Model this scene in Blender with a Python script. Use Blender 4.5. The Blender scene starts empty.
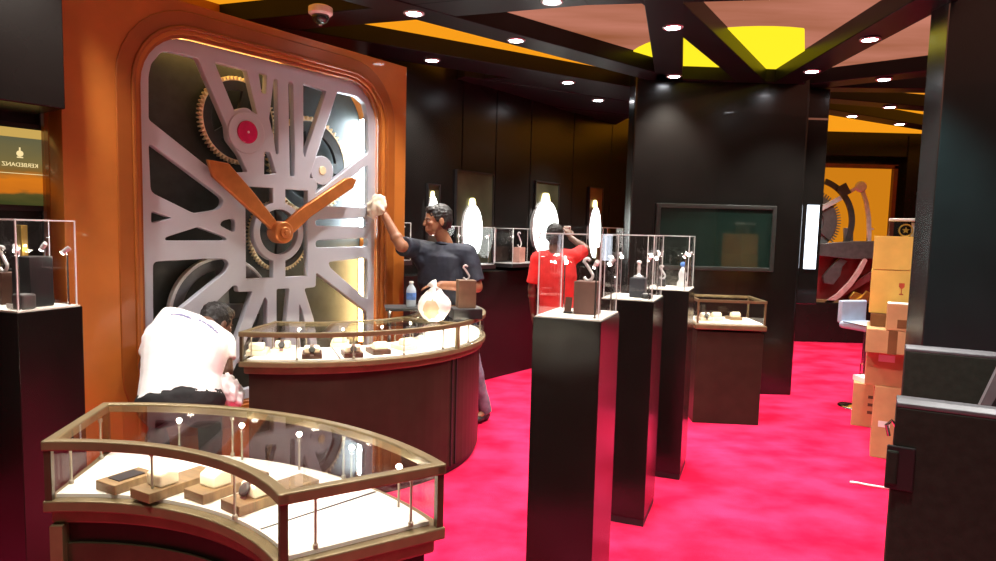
import bpy, bmesh, math, random
from mathutils import Vector, Matrix, noise
from mathutils.bvhtree import BVHTree
R = math.radians
PI = math.pi
random.seed(7)
scene = bpy.context.scene
COL = scene.collection

# ------------------------------------------------------------------ camera
F, PPY, HOR, ROLL = 690.0, 292.0, 230.0, .026
EYE = Vector((0, 0, 1.6))
PITCH = math.atan((PPY - HOR) / F)
_d = Vector((0, math.cos(PITCH), -math.sin(PITCH)))
_u0 = Vector((0, math.sin(PITCH), math.cos(PITCH)))
_r = Vector((1, 0, 0)) * math.cos(ROLL) + _u0 * math.sin(ROLL)
_u = Vector((-1, 0, 0)) * math.sin(ROLL) + _u0 * math.cos(ROLL)
cam_data = bpy.data.cameras.new('camera')
cam = bpy.data.objects.new('camera', cam_data)
COL.objects.link(cam)
m3 = Matrix((_r, _u, -_d)).transposed()
cam.matrix_world = Matrix.Translation(EYE) @ m3.to_4x4()
cam_data.sensor_width = 36.0
cam_data.sensor_fit = 'HORIZONTAL'
cam_data.lens = F / 996 * 36
cam_data.shift_y = (PPY - 280.5) / 996
cam_data.clip_start = .05
scene.camera = cam


def ray(px, py):
    return _d + _r * ((px - 498) / F) + _u * ((PPY - py) / F)


def U(px, py, z):                 # the point of the horizontal plane z seen at px, py
    v = ray(px, py)
    return EYE + v * ((z - EYE.z) / v.z)


def V(px, py, Y):                 # the point at distance Y into the room
    v = ray(px, py)
    return EYE + v * (Y / v.y)


# the clock wall: u runs along it, n points out of it
AL = R(54)
WE = Vector((math.cos(AL), math.sin(AL), 0))
WN = Vector((WE.y, -WE.x, 0))
_v = ray(372, 233)
WP = EYE + _v * (5.5 / _v.y)
WP.z = 0


def W(px, py, d=0.0):             # (u, z) on the plane d in front of the clock plate
    v = ray(px, py)
    P = WP + WN * d
    t = (P - EYE).dot(WN) / v.dot(WN)
    q = EYE + v * t
    return ((q - WP).dot(WE), q.z)


# ------------------------------------------------------------------ materials
MATS = {}


def nodes_of(name):
    m = bpy.data.materials.new(name)
    m.use_nodes = True
    nt = m.node_tree
    nt.nodes.clear()
    out = nt.nodes.new('ShaderNodeOutputMaterial')
    return m, nt, out


def pm(name, col, rough=.5, metal=0.0, var=.12, scale=14.0, bump=0.0, bscale=None, coat=0.0, spec=.5, sheen=0.0, stretch=(1, 1, 1), col2=None, detail=4.0):
    m, nt, out = nodes_of(name)
    b = nt.nodes.new('ShaderNodeBsdfPrincipled')
    nt.links.new(b.outputs[0], out.inputs[0])
    tc = nt.nodes.new('ShaderNodeTexCoord')
    mp = nt.nodes.new('ShaderNodeMapping')
    mp.inputs['Scale'].default_value = stretch
    nt.links.new(tc.outputs['Object'], mp.inputs[0])
    n = nt.nodes.new('ShaderNodeTexNoise')
    n.inputs['Scale'].default_value = scale
    n.inputs['Detail'].default_value = detail
    nt.links.new(mp.outputs[0], n.inputs['Vector'])
    ramp = nt.nodes.new('ShaderNodeValToRGB')
    c1 = [min(1, c * (1 - var)) for c in col]
    c2 = list(col2) if col2 else [min(1, c * (1 + var)) for c in col]
    ramp.color_ramp.elements[0].position = .35
    ramp.color_ramp.elements[1].position = .65
    ramp.color_ramp.elements[0].color = (*c1, 1)
    ramp.color_ramp.elements[1].color = (*c2, 1)
    nt.links.new(n.outputs['Fac'], ramp.inputs[0])
    nt.links.new(ramp.outputs[0], b.inputs['Base Color'])
    b.inputs['Roughness'].default_value = rough
    b.inputs['Metallic'].default_value = metal
    b.inputs['Specular IOR Level'].default_value = spec
    b.inputs['Coat Weight'].default_value = coat
    b.inputs['Sheen Weight'].default_value = sheen
    if bump:
        n2 = nt.nodes.new('ShaderNodeTexNoise')
        n2.inputs['Scale'].default_value = bscale or scale * 4
        n2.inputs['Detail'].default_value = 3
        nt.links.new(mp.outputs[0], n2.inputs['Vector'])
        bp = nt.nodes.new('ShaderNodeBump')
        bp.inputs['Strength'].default_value = bump
        bp.inputs['Distance'].default_value = .01
        nt.links.new(n2.outputs['Fac'], bp.inputs['Height'])
        nt.links.new(bp.outputs[0], b.inputs['Normal'])
    MATS[name] = m
    return m


def em(name, col, strength):
    m, nt, out = nodes_of(name)
    e = nt.nodes.new('ShaderNodeEmission')
    e.inputs[0].default_value = (*col, 1)
    e.inputs[1].default_value = strength
    nt.links.new(e.outputs[0], out.inputs[0])
    MATS[name] = m
    return m


def glass(name, tint=(1, 1, 1), ior=1.5, boost=1.0):
    m, nt, out = nodes_of(name)
    t = nt.nodes.new('ShaderNodeBsdfTransparent')
    t.inputs[0].default_value = (*tint, 1)
    g = nt.nodes.new('ShaderNodeBsdfGlossy')
    g.inputs['Roughness'].default_value = .01
    fr = nt.nodes.new('ShaderNodeLayerWeight')
    fr.inputs[0].default_value = .5
    pw_ = nt.nodes.new('ShaderNodeMath')
    pw_.operation = 'POWER'
    pw_.inputs[1].default_value = 4.5
    nt.links.new(fr.outputs['Facing'], pw_.inputs[0])
    mu = nt.nodes.new('ShaderNodeMath')
    mu.operation = 'MULTIPLY_ADD'
    mu.use_clamp = True
    mu.inputs[1].default_value = .40 * boost
    mu.inputs[2].default_value = .025 * boost
    nt.links.new(pw_.outputs[0], mu.inputs[0])
    mx = nt.nodes.new('ShaderNodeMixShader')
    nt.links.new(mu.outputs[0], mx.inputs[0])
    nt.links.new(t.outputs[0], mx.inputs[1])
    nt.links.new(g.outputs[0], mx.inputs[2])
    nt.links.new(mx.outputs[0], out.inputs[0])
    MATS[name] = m
    return m


BLACK = pm('black_lacquer', (.009, .008, .007), .2, scale=5, spec=.4)
BLACKW = pm('black_wall_lacquer', (.009, .0085, .008), .25, scale=3, spec=.3)
BEAM = pm('dark_beam', (.010, .010, .012), .38, scale=6, spec=.2)
TEALBLK = pm('right_wall_lacquer', (.011, .028, .031), .3, coat=.1, scale=3)
COLM = pm('column_lacquer', (.0075, .0068, .006), .26, coat=.15, scale=4)
ORANGE = pm('copper_orange_lacquer', (.43, .135, .020), .42, .1, var=.08, scale=4, coat=.25)
ORANGED = pm('copper_orange_moulding', (.30, .082, .013), .34, .15, var=.08, scale=5, coat=.3)
STEEL = pm('brushed_steel_plate', (.50, .52, .59), .42, .3, var=.03, scale=5)
GEARD = pm('dark_gear_metal', (.06, .062, .06), .4, .5)
BRASS = pm('lit_brass', (.88, .76, .50), .4, .25)  # made pale cream so the teeth look lit by the leds
RUBY = pm('ruby_jewel', (.50, .01, .10), .2, coat=.5)
COPPER = pm('copper_hand', (.50, .17, .045), .38, .55, var=.1)
CAVITY = pm('clock_back_board', (.028, .034, .032), .4, var=.2)
BRONZE = pm('bronze_rail', (.20, .150, .075), .42, .45, var=.1)
BROWNL = pm('dark_brown_lacquer', (.030, .018, .012), .42, var=.12, scale=8, spec=.22)
LEATHER = pm('white_leather_tray', (.82, .79, .70), .55, var=.04, scale=20, bump=.05)
WOODBOX = pm('tan_wood_tray', (.20, .125, .055), .5, var=.2, scale=10, stretch=(1, 6, 1))
CREAM = pm('cream_cushion', (.72, .64, .48), .6, var=.06)
DKBROWN = pm('dark_brown_box', (.075, .032, .02), .45, var=.15)
BLACKM = pm('matte_black', (.012, .012, .013), .5)
CHROME = pm('chrome', (.72, .73, .75), .12, 1.0, var=.04)
CHROMED = pm('smoked_chrome', (.22, .24, .245), .22, .9, var=.1, scale=3, stretch=(1, 1, .2))
BRONZED = pm('dark_bronze_post', (.075, .052, .028), .35, .5)
RODM = pm('rod_metal', (.30, .27, .20), .4, .3)
SILVER = pm('silver_white', (.75, .75, .76), .3, .4)
GOLD = pm('gold', (.75, .52, .12), .3, .9)
GLASS = glass('clear_glass')
GLASST = glass('counter_top_glass', boost=2.0)
GLASSE = pm('glass_edge', (.88, .93, .92), .3, 0, var=.1, scale=20)
CARPET = pm('red_carpet', (.66, .011, .055), .95, var=.08, scale=2.6, bump=.6, bscale=160, spec=.0, stretch=(1, 1.25, 1), detail=10, col2=(.78, .032, .115))
CARD = pm('cardboard', (.56, .34, .16), .75, var=.1, scale=6, spec=.2)
CARDY = pm('yellow_cardboard', (.80, .52, .12), .7, var=.08, scale=6, spec=.2)
CARDD = pm('brown_cardboard', (.20, .09, .035), .75, var=.1, spec=.2)
PAPER = pm('white_paper', (.82, .80, .78), .7, var=.03)
REDINK = pm('red_ink', (.50, .06, .02), .6)
DARKINK = pm('dark_ink', (.10, .06, .03), .7)
SKIN = pm('brown_skin', (.27, .115, .058), .5, var=.12, scale=18)
SKIN2 = pm('dark_skin', (.13, .06, .035), .5, var=.12, scale=18)
HAIR = pm('black_hair', (.007, .006, .006), .5, var=.3, scale=60, bump=.5, bscale=140)
NAVY = pm('navy_shirt', (.009, .012, .025), .75, var=.25, scale=9, bump=.2, bscale=30)
WHITEC = pm('white_cotton', (.86, .84, .83), .85, var=.04, scale=8, bump=.15, bscale=22)
REDC = pm('red_cotton', (.62, .018, .015), .85, var=.12, scale=8, bump=.15, bscale=22)
BLACKC = pm('black_cloth', (.010, .010, .011), .85, var=.2, bump=.15)
DENIM = pm('pale_denim', (.17, .16, .22), .85, var=.3, scale=16)
GREYC = pm('grey_case_skin', (.020, .026, .020), .6, var=.15, scale=30, bump=.05, bscale=150, spec=.2)
GREYE = pm('grey_case_edge', (.12, .13, .145), .45, .2)
SCREEN = pm('dark_screen_glass', (.010, .026, .020), .08, coat=.5)
SEATM = pm('pale_blue_vinyl', (.48, .58, .72), .3, var=.05, coat=.3)
CAMW = pm('white_plastic', (.88, .88, .86), .4, var=.04)
BOTTLE = pm('bottle_plastic', (.70, .82, .92), .2)
BOTTLE.node_tree.nodes['Principled BSDF'].inputs['Alpha'].default_value = .6
BLUEL = pm('blue_label', (.06, .16, .45), .5, var=.4, scale=30)
PLASTIC = pm('white_plastic_bag', (.85, .83, .80), .4, var=.05, bump=.5, bscale=14)
PEACH = pm('peach_bundle', (.80, .42, .27), .6, var=.15)
GREYMETAL = pm('grey_metal', (.18, .19, .20), .35, .7)
GREYM2 = pm('dark_grey_metal', (.07, .075, .08), .4, .6)
PINKISH = pm('pink_metal_bar', (.62, .42, .42), .4, .2)  # plain pinkish colour of the curved bar
GLOWW = em('led_white', (.80, .94, 1.0), 55)
GLOWWARM = em('led_warm', (1.0, .66, .26), 30)
LAMPM = em('case_lamp', (1.0, .93, .78), 90)
GLOWCASE = em('case_fill', (1.0, .90, .66), 70)  # glow of the added strips hidden in the showcases
OVALW = em('lit_oval', (.95, 1.0, .95), 9)
OVALY = em('lit_oval_tip', (1.0, .85, .35), 4)
LENS = em('downlight_lens', (.93, .95, 1.0), 40)
SIDESCR = em('lit_side_screen', (.80, .88, 1.0), 3.5)


# ------------------------------------------------------------------ mesh helpers
def NB():
    return bmesh.new()


def mtx(o):
    return Matrix.Translation(o.location) @ o.rotation_euler.to_matrix().to_4x4()


def obj(name, bm, mat, parent=None, smooth=False, bevel=0.0, world=False, label=None, segs=2):
    bmesh.ops.recalc_face_normals(bm, faces=bm.faces)
    me = bpy.data.meshes.new(name)
    if world and parent is not None:
        M = mtx(parent)
        q = parent.parent
        while q is not None:
            M = mtx(q) @ M
            q = q.parent
        bm.transform(M.inverted())
    bm.to_mesh(me)
    bm.free()
    o = bpy.data.objects.new(name, me)
    COL.objects.link(o)
    if mat:
        me.materials.append(mat)
    if smooth:
        for p in me.polygons:
            p.use_smooth = True
    if bevel:
        b = o.modifiers.new('bevel', 'BEVEL')
        b.width = bevel
        b.segments = segs
        b.limit_method = 'ANGLE'
        b.angle_limit = R(40)
    if parent is not None:
        o.parent = parent
    if label:
        o['label'] = label
    return o


def tag(o, label, cat, group=None, kind=None):
    o['label'] = label
    o['category'] = cat
    if group:
        o['group'] = group
    if kind:
        o['kind'] = kind
    return o


def thing(name, label, cat, loc=(0, 0, 0), rz=0, group=None):
    o = bpy.data.objects.new(name, None)
    o.empty_display_size = .1
    COL.objects.link(o)
    o.location = loc
    o.rotation_euler = (0, 0, rz)
    return tag(o, label, cat, group)


def struct(name, bm, mat, **k):
    o = obj(name, bm, mat, **k)
    o['kind'] = 'structure'
    return o


def copy_tree(o, parent=None):
    c = o.copy()
    COL.objects.link(c)
    if parent is not None:
        c.parent = parent
    for ch in list(o.children):
        copy_tree(ch, c)
    return c


def dup(o, loc, rz, label, group=None):
    c = copy_tree(o)
    c.location = loc
    c.rotation_euler = (0, 0, rz)
    c['label'] = label
    if group:
        c['group'] = group
    return c


def box(bm, c, s, rz=0.0, rx=0.0, ry=0.0):
    M = Matrix.Translation(c) @ Matrix.Rotation(rz, 4, 'Z') @ Matrix.Rotation(ry, 4, 'Y') @ Matrix.Rotation(rx, 4, 'X') @ Matrix.Diagonal((s[0], s[1], s[2], 1))
    bmesh.ops.create_cube(bm, size=1, matrix=M)
    return bm


def boxb(c, s, **k):
    return box(NB(), c, s, **k)


def prism(bm, pts, z0, z1, M=None):
    lo = [bm.verts.new((p[0], p[1], z0)) for p in pts]
    hi = [bm.verts.new((p[0], p[1], z1)) for p in pts]
    n = len(pts)
    bm.faces.new(lo[::-1])
    bm.faces.new(hi)
    for i in range(n):
        bm.faces.new((lo[i], lo[(i + 1) % n], hi[(i + 1) % n], hi[i]))
    if M:
        for v in lo + hi:
            v.co = M @ v.co
    return bm


def sector(bm, c, r0, r1, a0, a1, z0, z1, n=28):
    pts = [(c[0] + r1 * math.cos(a0 + (a1 - a0) * i / n), c[1] + r1 * math.sin(a0 + (a1 - a0) * i / n)) for i in range(n + 1)]
    pin = [(c[0] + r0 * math.cos(a0 + (a1 - a0) * i / n), c[1] + r0 * math.sin(a0 + (a1 - a0) * i / n)) for i in range(n + 1)]
    A = [bm.verts.new((*p, z0)) for p in pts]
    B = [bm.verts.new((*p, z1)) for p in pts]
    Cc = [bm.verts.new((*p, z0)) for p in pin]
    D = [bm.verts.new((*p, z1)) for p in pin]
    for i in range(n):
        bm.faces.new((A[i], A[i + 1], B[i + 1], B[i]))
        bm.faces.new((Cc[i + 1], Cc[i], D[i], D[i + 1]))
        bm.faces.new((B[i], B[i + 1], D[i + 1], D[i]))
        bm.faces.new((A[i + 1], A[i], Cc[i], Cc[i + 1]))
    bm.faces.new((A[0], B[0], D[0], Cc[0]))
    bm.faces.new((A[n], Cc[n], D[n], B[n]))
    return bm


def lathe(bm, prof, c=(0, 0, 0), n=24, M=None):
    rings = []
    for r, z in prof:
        ring = []
        for i in range(n):
            a = 2 * PI * i / n
            p = Vector((r * math.cos(a), r * math.sin(a), z))
            p = (M @ p) if M else p
            ring.append(bm.verts.new(p + Vector(c)))
        rings.append(ring)
    for a, b in zip(rings, rings[1:]):
        for i in range(n):
            bm.faces.new((a[i], a[(i + 1) % n], b[(i + 1) % n], b[i]))
    bm.faces.new(rings[0][::-1])
    bm.faces.new(rings[-1])
    return bm


def frame_of(d):
    d = Vector(d).normalized()
    a = Vector((0, 0, 1)) if abs(d.z) < .9 else Vector((1, 0, 0))
    x = a.cross(d).normalized()
    return x, d.cross(x)


def tube(bm, pts, r, n=10, flat=True):
    pts = [Vector(p) for p in pts]
    rr = r if isinstance(r, (list, tuple)) else [r] * len(pts)
    rings = []
    px = None
    for i, p in enumerate(pts):
        d = (pts[min(i + 1, len(pts) - 1)] - pts[max(i - 1, 0)]).normalized()
        if px is None:
            x, y = frame_of(d)
        else:
            x = (px - d * px.dot(d)).normalized()
            y = d.cross(x)
        px = x
        rings.append([bm.verts.new(p + (x * math.cos(2 * PI * k / n) + y * math.sin(2 * PI * k / n)) * rr[i]) for k in range(n)])
    for a, b in zip(rings, rings[1:]):
        for i in range(n):
            bm.faces.new((a[i], a[(i + 1) % n], b[(i + 1) % n], b[i]))
    bm.faces.new(rings[0][::-1])
    bm.faces.new(rings[-1])
    return bm


def ball(bm, c, r, s=(1, 1, 1), M=None, u=16, v=10):
    X = Matrix.Translation(c) @ (M.to_4x4() if M else Matrix.Identity(4)) @ Matrix.Diagonal((r * s[0], r * s[1], r * s[2], 1))
    bmesh.ops.create_uvsphere(bm, u_segments=u, v_segments=v, radius=1, matrix=X)
    return bm


def rrect(u0, z0, u1, z1, r, n=8):
    out = []
    for cx, cz, a in ((u1 - r, z1 - r, 0), (u0 + r, z1 - r, 90), (u0 + r, z0 + r, 180), (u1 - r, z0 + r, 270)):
        for i in range(n + 1):
            t = R(a + 90 * i / n)
            out.append((cx + r * math.cos(t), cz + r * math.sin(t)))
    return out


def soften(pts, r=.02, n=4):
    out = []
    k = len(pts)
    for i in range(k):
        p = Vector(pts[i])
        a = Vector(pts[i - 1]) - p
        b = Vector(pts[(i + 1) % k]) - p
        ra = min(r, a.length * .4)
        rb = min(r, b.length * .4)
        s, e = p + a.normalized() * ra, p + b.normalized() * rb
        for j in range(n + 1):
            t = j / n
            q = s * (1 - t) ** 2 + p * 2 * t * (1 - t) + e * t * t
            out.append((q.x, q.y))
    return out


def plate_bm(loops, d0, d1, bev=.004):
    """a flat plate with holes, upright in x (along) and z (up), from depth d0 to d1 towards -y"""
    cu = bpy.data.curves.new('tmp', 'CURVE')
    cu.dimensions = '2D'
    cu.fill_mode = 'BOTH'
    for lp in loops:
        s = cu.splines.new('POLY')
        s.points.add(len(lp) - 1)
        for q, p in zip(s.points, lp):
            q.co = (p[0], p[1], 0, 1)
        s.use_cyclic_u = True
    cu.extrude = max(.0005, (d1 - d0) / 2 - bev)
    cu.bevel_depth = bev
    cu.bevel_resolution = 1
    cu.offset = -bev
    o = bpy.data.objects.new('tmp', cu)
    COL.objects.link(o)
    bpy.context.view_layer.update()
    me = bpy.data.meshes.new_from_object(o.evaluated_get(bpy.context.evaluated_depsgraph_get()))
    bm = NB()
    bm.from_mesh(me)
    bpy.data.objects.remove(o)
    bpy.data.curves.remove(cu)
    bpy.data.meshes.remove(me)
    bmesh.ops.remove_doubles(bm, verts=bm.verts, dist=1e-5)
    mid = (d0 + d1) / 2
    for v in bm.verts:
        x, y, z = v.co
        v.co = (x, -(z + mid), y)
    return bm


def text_bm(txt, size, depth=.002, mirror=False):
    cu = bpy.data.curves.new('tmp', 'FONT')
    cu.body = txt
    cu.size = size
    cu.extrude = depth / 2
    cu.align_x = 'CENTER'
    cu.align_y = 'CENTER'
    o = bpy.data.objects.new('tmp', cu)
    COL.objects.link(o)
    bpy.context.view_layer.update()
    me = bpy.data.meshes.new_from_object(o.evaluated_get(bpy.context.evaluated_depsgraph_get()))
    bm = NB()
    bm.from_mesh(me)
    bpy.data.objects.remove(o)
    bpy.data.curves.remove(cu)
    bpy.data.meshes.remove(me)
    for v in bm.verts:
        x, y, z = v.co
        v.co = (-x if mirror else x, -z, y)
    return bm


# ------------------------------------------------------------------ the room shell
ZC, ZB = 3.24, 3.1                 # ceiling, underside of the beams
bm = NB()
prism(bm, [(-5, -2), (9, -2), (9, 13), (-5, 13)], -.1, 0)
fl = struct('floor', bm, CARPET)
fl['label'] = 'bright red carpet floor'

# sunset ceiling: a backlit printed ceiling
m, nt, out = nodes_of('sunset_print')
e = nt.nodes.new('ShaderNodeEmission')
nt.links.new(e.outputs[0], out.inputs[0])
tc = nt.nodes.new('ShaderNodeTexCoord')
sx = nt.nodes.new('ShaderNodeSeparateXYZ')
nt.links.new(tc.outputs['Object'], sx.inputs[0])
nz = nt.nodes.new('ShaderNodeTexNoise')
nz.inputs['Scale'].default_value = .9
nz.inputs['Detail'].default_value = 6
mp = nt.nodes.new('ShaderNodeMapping')
mp.inputs['Scale'].default_value = (.6, 2.2, 1)
nt.links.new(tc.outputs['Object'], mp.inputs[0])
nt.links.new(mp.outputs[0], nz.inputs['Vector'])


def maprange(src, a, b):
    q = nt.nodes.new('ShaderNodeMapRange')
    q.inputs[1].default_value = a
    q.inputs[2].default_value = b
    nt.links.new(src, q.inputs[0])
    return q.outputs[0]


def mth(op, a, b):
    q = nt.nodes.new('ShaderNodeMath')
    q.operation = op
    q.use_clamp = True
    for i, s in enumerate((a, b)):
        if isinstance(s, (int, float)):
            q.inputs[i].default_value = s
        else:
            nt.links.new(s, q.inputs[i])
    return q.outputs[0]


dist = nt.nodes.new('ShaderNodeMath')
dist.operation = 'MULTIPLY_ADD'
nt.links.new(sx.outputs[0], dist.inputs[0])
dist.inputs[1].default_value = -.863
ys = nt.nodes.new('ShaderNodeMath')
ys.operation = 'ADD'
nt.links.new(sx.outputs[1], ys.inputs[0])
ys.inputs[1].default_value = -5.54
nt.links.new(ys.outputs[0], dist.inputs[2])
side_near = maprange(dist.outputs[0], .08, -.08)
east = maprange(sx.outputs[0], 1.3, 1.5)
near = maprange(sx.outputs[1], 8.0, 7.0)
salmon = mth('MULTIPLY', mth('MAXIMUM', side_near, east), near)
ramp = nt.nodes.new('ShaderNodeValToRGB')
ramp.color_ramp.elements[0].position = .3
ramp.color_ramp.elements[0].color = (.34, .11, .05, 1)
ramp.color_ramp.elements[1].position = .7
ramp.color_ramp.elements[1].color = (.62, .23, .16, 1)
nt.links.new(nz.outputs['Fac'], ramp.inputs[0])
mx = nt.nodes.new('ShaderNodeMix')
mx.data_type = 'RGBA'
mx.inputs[6].default_value = (1.0, .36, .012, 1)
nt.links.new(salmon, mx.inputs[0])
nt.links.new(ramp.outputs[0], mx.inputs[7])
nt.links.new(mx.outputs[2], e.inputs[0])
e.inputs[1].default_value = .95
SUNSET = m
bm = NB()
prism(bm, [(-5, 1), (9, 1), (9, 13), (-5, 13)], ZC, ZC + .1)
struct('ceiling', bm, SUNSET)['label'] = 'backlit ceiling printed with an orange and pink sunset sky'
SUNM = em('sun_print', (1.0, .78, .02), 1.15)
sunpts = []
sc_ = (2.10, 6.50)
for i in range(49):
    a = 2 * PI * i / 48
    sunpts.append(Vector((sc_[0] + 0.95 * math.cos(a), sc_[1] + .95 * math.sin(a))))
clip = []
for p in sunpts[:-1]:             # the print ends on a straight seam on its right
    lim = 2.35 + .443 * (p.y - 5.58)
    clip.append((min(p.x, lim), p.y))
bm = NB()
prism(bm, clip, ZC - .012, ZC - .001)
tag(obj('sun_panel', bm, SUNM), 'glowing yellow sun disc set in the ceiling above the black column', 'light panel')


def beam_between(a, b, w=.26, name='beam', zb=ZB):
    a, b = Vector(a), Vector(b)
    d = (b - a).normalized()
    n = Vector((-d.y, d.x)) * (w / 2)
    bm = NB()
    prism(bm, [a + n, b + n, b - n, a - n], zb, ZC + .02)
    o = struct(name, bm, BEAM, bevel=.006)
    return o


beams = [
    ((-1.75, 4.03), (1.75, 7.05), .26), ((-1.9, 5.58), (1.6, 7.69), .43), ((-.45, 7.1), (2.0, 8.57), .25),
    ((-2.8, 5.77), (.5, 4.6), .32), ((-.8, 4.85), (2.4, 4.3), .28), ((.94, 4.3), (1.63, 6.95), .25), ((.74, 4.21), (2.45, 6.95), .24),
    ((2.69, 4.2), (2.79, 7.1), .27), ((2.85, 7.25), (4.6, 5.72), .26), ((2.9, 7.58), (6.4, 8.5), .24),
    ((2.95, 7.87), (6.9, 10.1), .24), ((1.5, 7.0), (2.95, 7.05), .3), ((2.85, 7.2), (6.4, 6.95), .22),
    ((.25, 8.5), (3.0, 9.8), .24),
]
for k, (a, b, w) in enumerate(beams):
    beam_between(a, b, w, name='beam_%d' % (k + 1), zb=ZB + .002 * (k % 5))

# orange clock wall with its opening
uL, _ = W(64, 200, .06)
uR, _ = W(405, 200, .06)
PU0, PU1, PZ0, PZ1 = -1.83, .03, .42, 2.69
WROT = AL
bm = plate_bm([[(uL, 0), (uR, 0), (uR, 2.89), (uL, 2.89)], rrect(PU0 - .02, PZ0 - .02, PU1 + .02, PZ1 + .02, .34)], -.2, .06, .003)
wl = struct('wall_left', bm, ORANGE)
wl.location = WP
wl.rotation_euler = (0, 0, WROT)
wl['label'] = 'copper orange lacquered wall around the big clock'
bm = boxb(((uL + uR) / 2, .222, 1.44), (uR - uL, .04, 2.88))
o = struct('wall_left_back', bm, CAVITY)
o.location = WP
o.rotation_euler = (0, 0, WROT)
# recessed orange strip and dark bulkhead left of it
uP, _ = W(50.5, 200, -.1)
bm = boxb(((uP + uL) / 2 + .06, .13, 1.5), (uL - uP + .12, .06, 3.0))
o = struct('trim_1', bm, ORANGED, bevel=.006)
o.location = WP
o.rotation_euler = (0, 0, WROT)
bm = boxb((uP - 1.2, .26, 1.65), (2.4, .1, 3.3))
o = struct('wall_left_poster', bm, BLACKW)
o.location = WP
o.rotation_euler = (0, 0, WROT)
ub, zb_ = W(57, 111, .1)
bm = boxb((ub - 1.2, -.0, (zb_ + 3.3) / 2), (2.4, .4, 3.3 - zb_))
o = struct('trim_2', bm, BLACKW, bevel=.006)
o.location = WP
o.rotation_euler = (0, 0, WROT)
# upper fascia between the clock wall and the ceiling, set back
bm = boxb(((uL + uR) / 2, .9, 3.02), (uR - uL + .6, .1, .5))
o = struct('wall_left_upper', bm, ORANGE)
o.location = WP
o.rotation_euler = (0, 0, WROT)

# dark panelled wall behind, with seams
A0 = U(493, 372, 0)
A1 = U(520, 362, 0)
BE = Vector((.602, .799, 0))
BN = Vector((BE.y, -BE.x, 0))
BROT = math.atan2(BE.y, BE.x)


def B(px, py, d=0.0):             # (s, z) on the dark wall
    v = ray(px, py)
    P = A0 + BN * d
    t = (P - EYE).dot(BN) / v.dot(BN)
    q = EYE + v * t
    return ((q - A0).dot(BE), q.z)


bm = NB()
edges = [-1.75, -.62, -.05, .62, 1.58, 2.6, 3.6, 4.8]
for a, b in zip(edges, edges[1:]):
    box(bm, ((a + b) / 2, .05, 1.65), (b - a - .012, .1, 3.3))
box(bm, (1.5, .12, 1.65), (6.6, .05, 3.3))
wb = struct('wall_back', bm, BLACKW, bevel=.004)
wb.location = A0
wb.rotation_euler = (0, 0, BROT)
wb['label'] = 'black lacquered panelled wall behind the display niches'
bm = NB()
box(bm, (.3, -.1, .58), (3.9, .2, 1.16))
o = struct('wall_back_ledge', bm, BLACKW, bevel=.004)
o.location = A0
o.rotation_euler = (0, 0, BROT)

bm = NB()
_w0, _w1 = A0 + BE * 2.7, A0 + BE * -.35
prism(bm, [(_w1.x, _w1.y), tuple(U(486, 79, ZB).xy), tuple(U(540, 81, ZB).xy), tuple(U(636, 96, ZB).xy), (1.75, 8.3), (_w0.x, _w0.y)], ZB + .012, ZC + .02)
struct('ceiling_soffit', bm, BEAM)
# column
cl = V(635, 95, 6.93).x
cr = V(811, 97, 6.93).x
CY = 6.93
bm = NB()
prism(bm, rrect(cl, CY, cr, CY + .32, .03, 4), 0, ZC)
o = struct('column', bm, COLM)
o['label'] = 'broad black lacquered column with a television on it'
# far wall and platform
FY = 10.85
bm = NB()
box(bm, (4.6, FY + .35, 1.65), (7.5, .1, 3.3))
struct('wall_far', bm, BLACKW)
pz = V(800, 302, FY - .3).z
bm = boxb((5.4, FY - .02, pz / 2), (4.4, .5, pz))
struct('trim_3', bm, BLACKW, bevel=.01)
bm = boxb((8.3, 7.2, 1.65), (.1, 7.4, 3.3))
struct('wall_far_side', bm, BLACKW)
fz = V(850, 150, FY).z
bm = boxb((5.6, FY + .1, (fz + ZC) / 2 - .05), (4.6, .36, ZC - fz + .1))
struct('trim_4', bm, BLACKW, bevel=.01)
fx = V(897, 230, FY).x
bm = boxb((fx + .9, FY + .1, 1.6), (1.75, .4, 3.2))
struct('wall_far_right', bm, BLACKW)

# black wall with the chrome edge at the right
RY = 4.5
x0 = V(908.5, 300, RY + .2).x
x1 = V(925, 300, RY).x
bm = NB()
prism(bm, [(x0, RY + .2), (x1, RY), (x1 + .012, RY + .004), (x0 + .03, RY + .2)], 0, ZC)
struct('trim_5', bm, CHROMED, )['label'] = 'vertical chrome edge of the black wall behind the boxes'
bm = NB()
prism(bm, [(x1 + .012, RY + .004), (x1 + 3.2, RY - .9), (x1 + 3.2, RY - .7), (x0 + .03, RY + .2)], 0, ZC)
struct('wall_right', bm, TEALBLK, bevel=.004)['label'] = 'glossy black wall at the right behind the two cases'

# ------------------------------------------------------------------ the big skeleton clock
clock = thing('wall_clock', 'huge skeleton clock with copper hands and exposed gears set in the orange wall', 'clock', WP, WROT)
HU, HZ = W(279.5, 232, 0)


def px(lst, d=0.0):
    return [W(a, b, d) for a, b in lst]


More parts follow.
